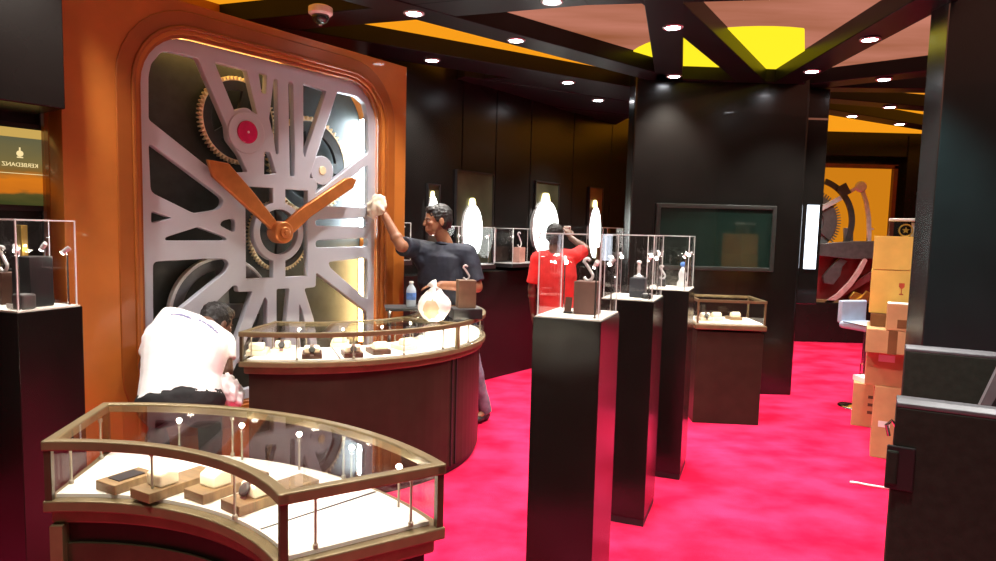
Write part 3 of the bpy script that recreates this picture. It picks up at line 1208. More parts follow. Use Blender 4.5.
nt.links.new(rp.outputs[0], e.inputs[0])
e.inputs[1].default_value = .95
obj('frame', boxb((0, .012, (pz0 + pz1) / 2), (pw + .05, .03, pz1 - pz0 + .06)), BLACKM, pos)
obj('print', boxb((0, -.006, (pz0 + pzb) / 2), (pw, .012, pzb - pz0)), m, pos)
obj('top_strip', boxb((0, -.006, (pz1 + pzb) / 2), (pw, .012, pz1 - pzb)), em('poster_strip', (.62, .40, .10), .95), pos)
GOLDL = em('poster_lettering', (1.0, .78, .38), 1.0)
tx, tz = W(20, 165, -.2)
tl = obj('lettering', text_bm('KERBEDANZ', .030, .003, True), GOLDL, pos)
lx = tx - (pu1 - pw / 2)
tl.location = (lx, -.014, tz)
bm = NB()
lathe(bm, [(.016, -.002), (.016, .002)], n=16, M=Matrix.Rotation(R(90), 4, 'X'))
box(bm, (0, 0, .022), (.006, .004, .02))
box(bm, (0, 0, -.02), (.028, .004, .006))
em_ = obj('emblem', bm, GOLDL, pos)
em_.location = (lx, -.014, tz + .06)
obj('rule', boxb((lx, -.0135, tz - .045), (.30, .003, .003)), GOLDL, pos)

# ------------------------------------------------------------------ display niches on the dark wall
NICHEM = pm('niche_print', (.045, .05, .03), .3, var=.4, scale=3)
NICHEB = pm('niche_print_bronze', (.16, .10, .035), .4, var=.3, scale=3)


def niche(pxl, pxr, pyt, pyb, label, mat):
    s0, zt = B(pxl, pyt, .0)
    s1, _ = B(pxr, pyt, .0)
    _, zb0 = B(pxl, pyb, 0)
    t = thing('framed_print', label, 'wall panel', A0 + BE * (s0 + s1) / 2, BROT, 'display panels on the dark wall')
    w = s1 - s0
    obj('print', boxb((0, -.008, (zt + zb0) / 2), (w, .012, zt - zb0)), mat, t)
    bm = NB()
    for x in (-w / 2, w / 2):
        box(bm, (x, -.012, (zt + zb0) / 2), (.014, .03, zt - zb0 + .014))
    for z in (zb0, zt):
        box(bm, (0, -.012, z), (w, .03, .014))
    obj('frame', bm, BLACKM, t)
    return t


niche(427, 438.5, 184, 262, 'narrow framed panel on the dark wall, partly behind the man in navy', NICHEM)
niche(455.5, 492.5, 170, 264, 'widest framed panel on the dark wall, right of the man in navy', NICHEM)
niche(534.5, 558, 181, 262, 'framed panel on the dark wall behind the man in red', NICHEM)
niche(588.5, 602, 187, 262, 'bronze framed panel on the dark wall, nearest the black column', NICHEB)


def oval(pxc, pyc, wpx, hpx, label, d=.05):
    s0, z = B(pxc, pyc, d)
    sa, _ = B(pxc - wpx / 2, pyc, d)
    sb_, _ = B(pxc + wpx / 2, pyc, d)
    _, za = B(pxc, pyc - hpx / 2, d)
    w, h = (sb_ - sa) / 2, (za - z)
    t = thing('lit_medallion', label, 'lamp', A0 + BE * s0, BROT, 'glowing ovals on the dark wall')
    n = 40
    e1 = [(w * math.cos(2 * PI * i / n), z + h * .86 * math.sin(2 * PI * i / n) - h * .08) for i in range(n)]
    o = obj('lit_dial', plate_bm([e1], .02, d, .008), OVALW, t)
    e2 = [(w * 1.04 * math.cos(2 * PI * i / n), z + h * .88 * math.sin(2 * PI * i / n) - h * .08) for i in range(n)]
    obj('rim', plate_bm([e2, e1], .005, d - .005, .003), SILVER, t)
    obj('crown', plate_bm([soften([(-w * .32, z + h * .74), (w * .32, z + h * .74), (w * .18, z + h * 1.0), (-w * .18, z + h * 1.0)], .03)], .012, d - .008, .004), OVALY, t)
    return t


oval(473.5, 229, 19, 62, 'glowing white oval beside the man in navy')
oval(546.5, 226, 25, 66, 'largest glowing white oval, behind the head of the man in red')
oval(595.5, 230, 11, 60, 'slim glowing oval with yellow tip nearest the black column')
oval(434, 214, 9, 46, 'small glowing yellow tipped oval above the head of the man in navy')


def wall_case(pxl, pxr, pyt, pyb, label, dpt=.26):
    s0, zt = B(pxl, pyt, dpt)
    s1, _ = B(pxr, pyt, dpt)
    _, zb0 = B(pxl, pyb, dpt)
    w = s1 - s0
    t = thing('wall_showcase', label, 'display case', A0 + BE * (s0 + s1) / 2 + BN * (dpt / 2 + .01), BROT, 'glass cases along the dark wall')
    obj('shelf', boxb((0, 0, zb0 - .02), (w + .03, dpt, .04)), BLACKM, t)
    obj('base_plate', boxb((0, 0, zb0 + .003), (w, dpt - .02, .006)), SILVER, t)
    glass_case(t, w, dpt - .02, zb0 + .006, zt - zb0)
    rod_lamp(t, w / 2 - .05, -dpt / 2 + .05, zb0 + .006, zb0 + .30, (0, .1))
    rod_lamp(t, -w / 2 + .05, -dpt / 2 + .05, zb0 + .006, zb0 + .30, (0, .1))
    return t, zb0 + .007


wc1, za_ = wall_case(459, 495, 227, 266, 'glass wall case in front of the oval beside the man in navy')
wc2, zb2 = wall_case(513.5, 545, 229, 264, 'glass wall case left of the man in red')
wc3, zc3 = wall_case(391, 411, 223, 261, 'glass wall case at the end of the orange wall')
wc4, zd4 = wall_case(603, 623, 228, 300, 'glass case holding a bronze sheet, against the column side')
p = wc2.location + Vector((0, 0, zb2)) - BE * .02
hook_stand(p, BROT, 'pink block with small hook in the glass case left of the man in red', pm('pink_leather', (.55, .30, .24), .5), (.11, .09, .17), .13)
p = wc1.location + Vector((0, 0, za_)) + BE * .02
hook_stand(p, BROT, 'dark block in the glass case beside the man in navy', BLACKM, (.10, .09, .06), .10)
p = wc4.location + Vector((0, 0, zd4))
t = thing('bronze_plaque', 'tall bronze plaque in the glass case against the column side', 'plaque', p, BROT)
obj('sheet', boxb((0, .06, .36), (.22, .02, .66)), NICHEB, t)
obj('foot', boxb((0, .03, .01), (.24, .10, .02)), GOLD, t)

# ------------------------------------------------------------------ the column's television and side screen
a = V(657, 203, CY - .04)
b = V(773, 272, CY - .04)
tv = thing('television', 'wide dark television mounted on the black column', 'television', ((a.x + b.x) / 2, CY - .004, (a.z + b.z) / 2))
w_, h_ = b.x - a.x, a.z - b.z
obj('screen', boxb((0, -.022, 0), (w_ - .08, .02, h_ - .08)), SCREEN, tv)
bm = NB()
for sg in (-1, 1):
    box(bm, (sg * (w_ / 2 - .02), -.025, 0), (.04, .05, h_))
    box(bm, (0, -.025, sg * (h_ / 2 - .02)), (w_ - .08, .05, .04))
obj('bezel', bm, pm('tv_bezel', (.025, .03, .028), .35), tv, bevel=.006)
# slim lit display box on the column's right side
a = V(818, 150, CY + .55)
ztop, zbot = V(824, 92, CY + .3).z, V(817, 303, CY + .3).z
sd = thing('side_display', 'tall black display box with a glowing white screen on the side of the column', 'display', (cr + .15, CY + .30, 0))
obj('housing', boxb((0, 0, (ztop + zbot) / 2), (.22, .30, ztop - zbot)), BLACK, sd, bevel=.008)
zs1, zs0 = V(812, 205, CY + .14).z, V(812, 269, CY + .14).z
obj('lit_screen', boxb((.01, -.156, (zs1 + zs0) / 2), (.12, .012, zs1 - zs0)), SIDESCR, sd)
obj('cap_strip', boxb((0, -.154, V(818, 119, CY + .14).z), (.21, .008, .02)), CHROME, sd)

# ------------------------------------------------------------------ small square showcase below the television
p0, p1 = U(694.4, 422.5, 0), U(760.5, 425.5, 0)
w3, d3 = p1.x - p0.x, .5
rz3 = math.atan2(p1.y - p0.y, p1.x - p0.x)
cc = (p0 + p1) / 2
sc3 = thing('small_showcase', 'square brown showcase with lit glass top below the television', 'display counter', (cc.x, cc.y + d3 / 2, 0), rz3)
hw = V(730, 327.5, p0.y - .02).z
ht = V(767, 302.5, p0.y - .02).z
obj('base', boxb((0, 0, hw / 2 - .02), (w3, d3, hw - .04)), BROWNL, sc3, bevel=.003)
obj('lower_rail', boxb((0, 0, hw - .0), (w3 + .04, d3 + .04, .045)), BRONZE, sc3, bevel=.008)
obj('display_tray', boxb((0, 0, hw + .027), (w3, d3, .01)), LEATHER, sc3)
for x in (-1, 1):
    obj('glass_pane', boxb((x * (w3 / 2), 0, (hw + ht) / 2 + .015), (.006, d3, ht - hw - .04)), GLASS, sc3)
    obj('glass_pane', boxb((0, x * d3 / 2, (hw + ht) / 2 + .015), (w3, .006, ht - hw - .04)), GLASS, sc3)
    for y in (-1, 1):
        obj('corner_post', boxb((x * w3 / 2, y * d3 / 2, (hw + ht) / 2 + .015), (.014, .014, ht - hw - .03)), BRONZE, sc3)
    obj('top_rail', boxb((x * w3 / 2, 0, ht), (.022, d3 + .02, .022)), BRONZE, sc3)
    obj('top_rail', boxb((0, x * d3 / 2, ht), (w3, .022, .022)), BRONZE, sc3)
obj('glass_top', boxb((0, 0, ht + .004), (w3 - .02, d3 - .02, .006)), GLASS, sc3)
obj('light_strip', boxb((0, -d3 / 2 + .013, ht), (w3 - .06, .003, .014)), GLOWCASE, sc3)  # hidden strip added to brighten the small showcase
M3 = mtx(sc3)
for x, y, k, mat, lab in ((-.19, -.08, 2, CREAM, 'cream stand with dark watch at the left of the lit square showcase'), (-.08, -.02, 1, CREAM, 'cream cushion in the middle of the lit square showcase'), (.10, .05, 1, WOODBOX, 'tan tray with cushion at the right of the lit square showcase')):
    q = M3 @ Vector((x, y, hw + .032))
    watch_tray(q, rz3 + .2, lab, 'watch trays in the square showcase', L=.13, Wd=.10, kind=k, mat=mat)

# ------------------------------------------------------------------ the orange gear panel on the far wall
YM = FY - .12
q0 = V(822, 167, YM)
q1 = V(893, 318, YM)
gm = thing('gear_panel', 'lit orange panel with large grey gear shapes on the far wall', 'mural', ((q0.x + q1.x) / 2, YM, 0))
gx = gm.location.x


def L(a, b, d=0.0):
    p = V(a, b, YM - d)
    return (p.x - gx, p.z)


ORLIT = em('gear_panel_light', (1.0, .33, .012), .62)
xl, zt = L(812, 167)
xr, _ = L(893, 167)
_, zm = L(850, 256)
_, zb = L(850, 300)
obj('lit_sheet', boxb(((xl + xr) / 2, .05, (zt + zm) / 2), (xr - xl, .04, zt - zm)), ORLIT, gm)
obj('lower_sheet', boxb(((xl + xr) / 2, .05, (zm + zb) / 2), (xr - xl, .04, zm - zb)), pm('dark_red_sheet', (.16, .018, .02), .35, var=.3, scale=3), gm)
bm = NB()
_, z3 = L(850, 319)
box(bm, ((xl + xr) / 2, -.02, (zb + z3) / 2), (xr - xl, .2, zb - z3))
obj('lower_ledge', bm, WOODBOX, gm)
bm = NB()
box(bm, (xr + .03, .02, (zt + zb) / 2), (.06, .12, zt - zb + .1))
box(bm, ((xl + xr) / 2, .02, zt + .03), (xr - xl + .12, .12, .06))
obj('frame', bm, pm('dark_orange_frame', (.10, .025, .004), .4), gm)
gc = L(808, 222)
rad = abs(L(847, 222)[0] - gc[0])
arc = lambda r, a0, a1, n=24: [(gc[0] + r * math.cos(R(a0 + (a1 - a0) * i / n)), gc[1] + r * math.sin(R(a0 + (a1 - a0) * i / n))) for i in range(n + 1)]
obj('ring_arc', plate_bm([arc(rad * 1.16, -40, 72) + arc(rad * 1.02, 72, -40)], .02, .06, .004), GREYM2, gm)
tp = []
for i in range(22):
    for f, r in ((0, .70), (.3, .70), (.5, .82), (.8, .82)):
        a = -40 + 112 * (i + f) / 22
        tp.append((gc[0] + rad * r * math.cos(R(a)), gc[1] + rad * r * math.sin(R(a))))
obj('toothed_arc', plate_bm([tp + arc(rad * .38, 72, -40)], .0, .035, .003), GREYMETAL, gm)
SLV = pm('pale_grey_metal', (.62, .63, .66), .4, .4)
obj('backing_plate', plate_bm([arc(rad * .74, 96, -62) + [L(806, 262), L(806, 190)]], -.012, .012, .003), pm('teal_grey_metal', (.13, .15, .16), .45, .4), gm)
obj('diagonal_bar', plate_bm([[L(817, 207), L(838, 196), L(840, 200), L(818, 212)]], .05, .08, .003), SLV, gm)
obj('square_block', plate_bm([[L(834, 188), L(843, 183), L(848, 193), L(840, 198)]], .06, .10, .004), GREYM2, gm)
obj('square_block', plate_bm([[L(843, 228), L(852, 228), L(852, 243), L(843, 243)]], .0, .04, .004), GREYMETAL, gm)
obj('ball_end', plate_bm([circ(L(858.5, 187), .085, 24)], .03, .10, .02), SLV, gm)
lv = [(860, 190), (864, 202), (866.5, 218), (867, 232), (866.5, 243)]
obj('lever', plate_bm([[L(a - 1.9, b) for a, b in lv] + [L(a + 1.9, b) for a, b in lv[::-1]]], .04, .08, .004), SLV, gm)
obj('spur', boxb((L(869.5, 229)[0], -.06, L(869.5, 229)[1]), (.05, .03, .03)), SLV, gm)
obj('arm_link', plate_bm([[L(846, 191), L(855, 186), L(855.5, 189), L(848, 194)]], .04, .07, .003), SLV, gm)
obj('cross_band', plate_bm([[L(812, 244), L(850, 241), L(877, 241), L(877, 258), L(850, 259), L(812, 255)]], .02, .12, .006), GREYMETAL, gm)
obj('cross_block', plate_bm([[L(821, 276), L(833, 262), L(838, 258), L(845, 261), L(840, 266), L(838, 275), L(831, 284), L(822, 283)]], .02, .08, .004), GREYMETAL, gm)
bar = [(862, 258), (856, 270), (847, 283), (835, 295), (821, 304)]
obj('curved_bar', plate_bm([[L(a - 1.6, b - 2) for a, b in bar] + [L(a + 1.6, b + 2) for a, b in bar[::-1]]], .08, .12, .004), PINKISH, gm)
obj('sloping_bar', plate_bm([[L(840, 290), L(876, 268), L(876, 276), L(842, 296)]], .0, .05, .004), pm('dull_red_metal', (.22, .06, .07), .4, .3), gm)
obj('gold_cock', plate_bm([soften([L(846, 297), L(851, 291), L(857, 293), L(863, 295), L(866, 299), L(860, 303), L(850, 302)], .02)], .05, .10, .008), GOLD, gm)
obj('gold_lever', plate_bm([[L(845, 303), L(857, 296), L(862, 290), L(866, 292), L(864, 300), L(847, 306)]], .10, .14, .006), GOLD, gm)

# ------------------------------------------------------------------ chrome stool
q = U(860, 407, 0)
st = thing('bar_stool', 'chrome bar stool with pale blue seat beside the cardboard boxes', 'stool', (q.x, q.y, 0), R(20))
bm = NB()
lathe(bm, [(.20, 0), (.20, .008), (.18, .016), (.05, .03), (.03, .05)], n=32)
obj('base', bm, CHROME, st, smooth=True)
sz = V(862, 329, q.y).z
bm = NB()
lathe(bm, [(.028, .04), (.028, .42), (.018, .425), (.018, sz)], n=18)
obj('post', bm, CHROME, st)
bm = NB()
ring_ = [(.15 * math.cos(R(k)), .15 * math.sin(R(k)) - .06, .32) for k in range(200, 341, 14)]
tube(bm, [(-.02, 0, .32)] + ring_ + [(.02, 0, .32)], .009, 8)
obj('footrest', bm, CHROME, st)
zt_ = V(862, 308, q.y).z
bm = NB()
box(bm, (0, 0, sz + .03), (.34, .34, .07))
so = obj('seat', bm, SEATM, st, bevel=.03, segs=4)
bm = NB()
box(bm, (0, .17, (sz + zt_) / 2 + .05), (.33, .05, zt_ - sz + .02))
obj('backrest', bm, SEATM, st, bevel=.02, segs=4)
bm = NB()
tube(bm, [(-.175, .1, sz + .06), (-.175, -.16, sz + .05), (-.175, -.17, sz - .0), (-.175, -.17, .36)], .006, 8)
obj('frame_rod', bm, CHROME, st)


# ------------------------------------------------------------------ cardboard boxes
def carton(pxl, pxr, pyt, pyb, Y, dpt, label, mat, z0=None, rz=R(-28), tape=None, mark=None):
    a, b = V(pxl, pyt, Y), V(pxr, pyb, Y)
    z0 = b.z if z0 is None else z0
    w, h = (b.x - a.x) * math.cos(rz), a.z - z0
    t = thing('cardboard_box', label, 'box', ((a.x + b.x) / 2 - math.sin(rz) * dpt / 2, Y + math.cos(rz) * dpt / 2, z0), rz, 'stacked cartons by the chrome edge')
    obj('carton', boxb((0, 0, h / 2), (w, dpt, h - .002)), mat, t, bevel=.003)
    bm = NB()
    for x in (-1, 1):
        box(bm, (x * w / 4, 0, h + .0008), (w / 2 - .003, dpt - .004, .003))
    obj('flap', bm, mat, t)
    if tape:
        x0, x1, zc0, zc1 = tape
        obj('tape', boxb((w * (x0 + x1) / 2, -dpt / 2 - .0008, h * (zc0 + zc1) / 2), (w * (x1 - x0), .0016, h * (zc1 - zc0))), CARDD if mat is not PAPER else CARD, t)
    return t, w, h, dpt


Z0 = 0.0
Yb = 5.05
k1, w1, h1, d1 = carton(875, 896, 387, 456, Yb - .1, .3, 'tall narrow carton at the bottom of the tall stack', CARD, z0=0)
zc = h1 + .003
k2, w2, h2, d2 = carton(867, 903, 352, 388, Yb - .08, .36, 'carton with a white label on the tall narrow bottom carton', CARD, z0=zc)
obj('label', boxb((w2 * .02, -d2 / 2 - .001, h2 * .82), (w2 * .42, .0016, h2 * .2)), PAPER, k2)
zc += h2 + .003
k3, w3_, h3, d3_ = carton(867, 905, 330, 352, Yb - .16, .5, 'flat wide carton with brown tape under the small white topped carton', CARD, z0=zc, tape=(.05, .28, 0, 1))
zc += h3 + .003
k4, w4, h4, d4 = carton(871, 890, 314, 330, Yb + .02, .3, 'dark brown carton squeezed under the two yellow boxes', CARDD, z0=zc)
k5, w5, h5, d5 = carton(888, 907.5, 304, 330, Yb - .19, .16, 'small carton with white flaps standing before the fragile box', CARD, z0=zc, tape=(.0, .5, .1, .42))
for o in list(k5.children):
    if o.name.startswith('flap'):
        o.data.materials.clear()
        o.data.materials.append(PAPER)
z4 = zc + h4 + .003
k6, w6, h6, d6 = carton(872, 912, 270, 313, Yb + .03, .32, 'yellow carton with red glass symbol, second from the top', CARDY, z0=z4)
gl = [(-.018, .045), (.018, .045), (.018, .018), (.006, .004), (.003, .002), (.003, -.03), (.014, -.036), (.014, -.042), (-.014, -.042), (-.014, -.036), (-.003, -.03), (-.003, .002), (-.006, .004), (-.018, .018)]
fo = obj('fragile_mark', plate_bm([gl], d6 / 2, d6 / 2 + .0012, .0002), REDINK, k6)
fo.location = (w6 * .21, 0, h6 * .58)
z5 = z4 + h6 + .003
k7, w7, h7, d7 = carton(875, 913.5, 236, 270, Yb + .03, .32, 'plain yellow carton on top of the stack under the clear box', CARDY, z0=z5)
z6 = z5 + h7 + .003
q = V(898, 230, Yb + .15)
ab = thing('acrylic_box', 'clear plastic box with white lid and gold emblem on the top carton', 'box', (q.x + .05, Yb + .17, z6), R(-28))
aw, ah = .185, V(898, 219.5, Yb + .1).z - z6
for x in (-1, 1):
    obj('side_pane', boxb((x * aw / 2, 0, ah / 2), (.004, .14, ah)), GLASS, ab)
    obj('side_pane', boxb((0, x * .07, ah / 2), (aw, .004, ah)), GLASS, ab)
obj('lid', boxb((0, 0, ah), (aw + .01, .15, .02)), CAMW, ab, bevel=.004)
obj('white_insert', boxb((aw * .36, -.02, ah * .42), (.03, .04, ah * .8)), PAPER, ab)
o = obj('emblem', plate_bm([circ((0, 0), .048, 28), circ((0, 0), .038, 28)], .072, .076, .001), GOLD, ab)
o.location = (.015, 0, .045)
star = []
for i in range(10):
    r = .026 if i % 2 == 0 else .012
    star.append((r * math.cos(PI / 2 + PI * i / 5), r * math.sin(PI / 2 + PI * i / 5)))
o2 = obj('emblem_star', plate_bm([star], .072, .076, .001), GOLD, o)
q = U(864, 425, 0)
k8, w8, h8, d8 = carton(853.5, 875.5, 384, 425, q.y - .05, .28, 'low carton with pale lid on the carpet left of the tall stack', CARD, z0=0)
for i in range(3):
    obj('printed_line', boxb((w8 * .22, -d8 / 2 - .0008, h8 * (.35 + .18 * i)), (w8 * .2, .0016, h8 * .07)), DARKINK, k8)
q = V(861, 376, 5.9)  # white slab added for the brightly lit top of the low carton
pp = thing('lit_top', 'white slab standing in for the lit top of the low carton', 'box top', (k8.location.x - .01, k8.location.y, h8 + .004))
obj('top_slab', boxb((0, -.03, .02), (.13, .2, .04), rz=.1), PAPER, pp)
obj('top_cover', boxb((0, -.03, .0415), (.12, .19, .002), rz=.2), PAPER, pp)
# the label strip on the lowest carton
obj('label', boxb((-w1 * .05, -d1 / 2 - .001, h1 * .48), (w1 * .45, .0016, .045)), PAPER, k1)

# ------------------------------------------------------------------ the two black cases at the right


def flight_case(pa, Y, wid, dpt, rz, label, latch=True):
    a = V(*pa, Y)
    t = thing('equipment_case', label, 'case', (a.x, Y, 0), rz, 'black cases at the right')
    h = a.z
    obj('shell', boxb((wid / 2, dpt / 2, (h - .02) / 2 + .0), (wid, dpt, h - .02)), GREYC, t, bevel=.006)
    bm = NB()
    prism(bm, [(0, 0), (0, .012), (.02, .022), (dpt - .015, .022), (dpt, .01), (dpt, 0)], 0, wid, Matrix(((0, 0, 1, 0), (1, 0, 0, 0), (0, 1, 0, 0), (0, 0, 0, 1))))
    for v in bm.verts:
        v.co.z += h - .022
    obj('top_edge', bm, GREYE, t, bevel=.003)
    if latch:
        zl1, zl0 = V(886, 445, Y).z, V(886, 488, Y).z
        lt = obj('latch_recess', boxb((.02, -.001, (zl1 + zl0) / 2), (.07, .012, zl1 - zl0)), BLACKM, t, bevel=.003)
        obj('latch', boxb((.0, -.004, (zl1 + zl0) / 2), (.03, .02, (zl1 - zl0) * .8)), GREYC, lt, bevel=.006)
        bm = NB()
        tube(bm, [(-.012, .02, zl1 + .02), (-.02, .02, zl1 + .05), (-.008, .02, zl1 + .065), (.004, .02, zl1 + .05)], .005, 8)
        obj('strap_loop', bm, CHROME, t)
    return t


flight_case((897, 399), 1.9, .9, .075, R(-29), 'nearest black case at the right edge, with a latch on its left')
flight_case((906, 346), 3.0, 1.0, .075, R(-27), 'black case standing behind the nearest one, under the glossy black wall', latch=False)
q = V(978, 405, 2.55)
lb = thing('leaning_board', 'grey board leaning on the rear black case at the right edge', 'board', (q.x, q.y, 0), R(-27))
bm = NB()
prism(bm, [(-.3, 0), (.5, 0), (.7, 1.18), (.06, 1.18)], -.02, .02, Matrix.Rotation(R(90), 4, 'X'))
obj('board', bm, pm('grey_board', (.16, .16, .17), .35), lb)
bm = NB()
prism(bm, [(.0, .90), (.07, .91), (.115, 1.05), (.06, 1.06)], .02, .024, Matrix.Rotation(R(90), 4, 'X'))
obj('dark_inlay', bm, BLACKM, lb)
# white cable on the carpet
a, b, c = U(850, 482, .008), U(868, 485, .008), U(887, 488, .008)
bm = NB()
tube(bm, [a, (a + b) / 2 + Vector((0, .01, 0)), b, c, c + Vector((.3, -.02, 0)), c + Vector((.6, .05, 0))], .008, 8)
tag(obj('white_cable', bm, PAPER, smooth=True), 'white cable on the red carpet beside the nearest black case', 'cable')

# ------------------------------------------------------------------ things on and behind the counter below the clock
CT = 1.0
p = U(434, 322, CT)
bg = thing('plastic_bag', 'white plastic bag with an orange bundle on the counter below the clock', 'bag', (p.x, p.y, CT + .003))
bm = NB()
bmesh.ops.create_icosphere(bm, subdivisions=4, radius=1)
for v in bm.verts:
    d_ = v.co.copy()
    f = 1 + .08 * noise.noise(d_ * 2.2) + .05 * noise.noise(d_ * 5) + .05 * math.sin(7 * math.atan2(d_.y, d_.x)) * max(0, d_.z)
    v.co = Vector((d_.x * .105 * f, d_.y * .085 * f, .11 + d_.z * .115 * f))
    if v.co.z > .12:
        k = (v.co.z - .12) / .11
        v.co.x *= 1 - .45 * k
        v.co.y *= 1 - .45 * k
    v.co.z = max(v.co.z, 0)
for f_ in bm.faces:
    c_ = f_.calc_center_median()
    f_.smooth = True
    if c_.y < 0 and ((c_.x + .012) / .05) ** 2 + ((c_.z - .085) / .062) ** 2 < 1 + .25 * noise.noise(c_ * 30):
        f_.material_index = 1
bgo = obj('bag_skin', bm, PLASTIC, bg, smooth=True)
bgo.data.materials.append(PEACH)
bm = NB()
tube(bm, [(.01, 0, .20), (.0, .0, .222), (-.02, .01, .25)], [.03, .014, .034], 10)
obj('tied_neck', bm, PLASTIC, bg, smooth=True)

p = U(412, 317, CT)
p = V(412, 312, p.y)
tb = thing('side_stand', 'small black glass topped stand behind the counter, next to the bottle', 'table', (p.x - .05, p.y + .12, 0))
zt_ = V(400, 308, p.y + .1).z
obj('top', boxb((0, 0, zt_), (.30, .22, .022), rz=.2), BLACKM, tb, bevel=.004)
for x, y in ((-.12, -.08), (.12, -.08), (-.12, .08), (.12, .08)):
    q = Matrix.Rotation(.2, 3, 'Z') @ Vector((x, y, 0))
    bm = NB()
    tube(bm, [(q.x, q.y, 0), (q.x, q.y, zt_ - .01)], .009, 8)
    obj('leg', bm, CHROME, tb)
bo = thing('water_bottle', 'clear water bottle with blue label standing on the small black stand', 'bottle', (tb.location.x + .03, tb.location.y - .02, zt_ + .0115))
hb_ = V(412, 283, p.y + .1).z - zt_
bm = NB()
lathe(bm, [(.03, 0), (.034, .006), (.034, hb_ * .62), (.030, hb_ * .72), (.013, hb_ * .88), (.013, hb_ * .94)], n=20)
obj('bottle_body', bm, BOTTLE, bo, smooth=True)
bm = NB()
lathe(bm, [(.0345, hb_ * .28), (.0345, hb_ * .56)], n=20)
obj('label', bm, BLUEL, bo, smooth=False)
bm = NB()
lathe(bm, [(.015, hb_ * .93), (.015, hb_), (.012, hb_ * 1.005)], n=16)
obj('cap', bm, CAMW, bo)

p = U(465, 319, CT)
db = thing('black_box', 'flat black box under the brown watch stand at the right end of the counter', 'box', (p.x, p.y + .06, CT), R(15))
zz = V(465, 309, p.y).z - CT
obj('box_body', boxb((0, 0, zz / 2), (.20, .16, zz)), BLACKM, db, bevel=.004)
obj('lid', boxb((0, 0, zz + .001), (.192, .152, .004)), GREYMETAL, db, bevel=.001)
hook_stand(Vector((p.x - .0, p.y + .06, CT + zz + .0035)), R(15), 'brown block with silver hook on the flat black box', pm('taupe_leather', (.17, .10, .06), .5), (.12, .10, V(465, 281, p.y).z - V(465, 309, p.y).z), .075)
p = U(424, 322, CT)  # tumbler put in where a sparkling glare lies on the counter
w_c = thing('glare_tumbler', 'small clear glare stand-in shaped as a tumbler on the counter left of the plastic bag', 'glass', (p.x - .07, p.y + .05, CT))
bm = NB()
lathe(bm, [(.022, 0), (.028, .07), (.026, .07), (.02, .005)], n=18)
obj('tumbler', bm, GLASS, w_c, smooth=True)


# ------------------------------------------------------------------ people
def cone(bm, a, b, ra, rb, n=14, ends=True):
    a, b = Vector(a), Vector(b)
    tube(bm, [a, b], [ra, rb], n)
    if ends:
        ball(bm, a, ra, u=n, v=8)
        ball(bm, b, rb, u=n, v=8)


def limb(bm, pts, rr, n=14, flat_end=False):
    for i in range(len(pts) - 1):
        tube(bm, [pts[i], pts[i + 1]], [rr[i], rr[i + 1]], n)
    for i, p in enumerate(pts):
        if flat_end and i == len(pts) - 1:
            continue
        ball(bm, p, rr[i], u=n, v=8)


def loft(bm, rings, n=24):
    """rings: (centre, side axis, depth axis, half width, half depth)"""
    out = []
    for c, x, y, a, b in rings:
        ring = []
        for i in range(n):
            t = 2 * PI * i / n
            cs, sn = math.cos(t), math.sin(t)
            cs = math.copysign(abs(cs) ** .85, cs)
            sn = math.copysign(abs(sn) ** .85, sn)
            ring.append(bm.verts.new(Vector(c) + Vector(x) * a * cs + Vector(y) * b * sn))
        out.append(ring)
    for p, q in zip(out, out[1:]):
        for i in range(n):
            bm.faces.new((p[i], p[(i + 1) % n], q[(i + 1) % n], q[i]))
    bm.faces.new(out[0][::-1])
    bm.faces.new(out[-1])


def fuse(name, bm, mat, parent=None, voxel=.008, smooth_it=6, wrinkle=0.0, wscale=.12):
    """melt overlapping closed pieces into one continuous surface"""
    bmesh.ops.recalc_face_normals(bm, faces=bm.faces)
    me = bpy.data.meshes.new('tmp')
    bm.to_mesh(me)
    bm.free()
    o = bpy.data.objects.new('tmp', me)
    COL.objects.link(o)
    rm = o.modifiers.new('r', 'REMESH')
    rm.mode = 'VOXEL'
    rm.voxel_size = voxel
    rm.use_smooth_shade = True
    sm_ = o.modifiers.new('s', 'SMOOTH')
    sm_.iterations = smooth_it
    sm_.factor = .5
    if wrinkle:
        tx_ = bpy.data.textures.new(name + '_folds', 'CLOUDS')
        tx_.noise_scale = wscale
        tx_.noise_depth = 2
        dm = o.modifiers.new('d', 'DISPLACE')
        dm.texture = tx_
        dm.strength = wrinkle
        dm.mid_level = .5
        dm.texture_coords = 'LOCAL'
    bpy.context.view_layer.update()
    dg = bpy.context.evaluated_depsgraph_get()
    new = bpy.data.meshes.new_from_object(o.evaluated_get(dg))
    bpy.data.objects.remove(o)
    bpy.data.meshes.remove(me)
    new.name = name
    new.materials.clear()
    new.materials.append(mat)
    for p in new.polygons:
        p.use_smooth = True
    r = bpy.data.objects.new(name, new)
    COL.objects.link(r)
    if parent is not None:
        r.parent = parent
    return r


def ortho(f, up):
    f = Vector(f).normalized()
    s = f.cross(Vector(up)).normalized()       # the person's right when f is forward
    return f, s, s.cross(f)


def basis(x, y, z):
    return Matrix((x, y, z)).transposed()


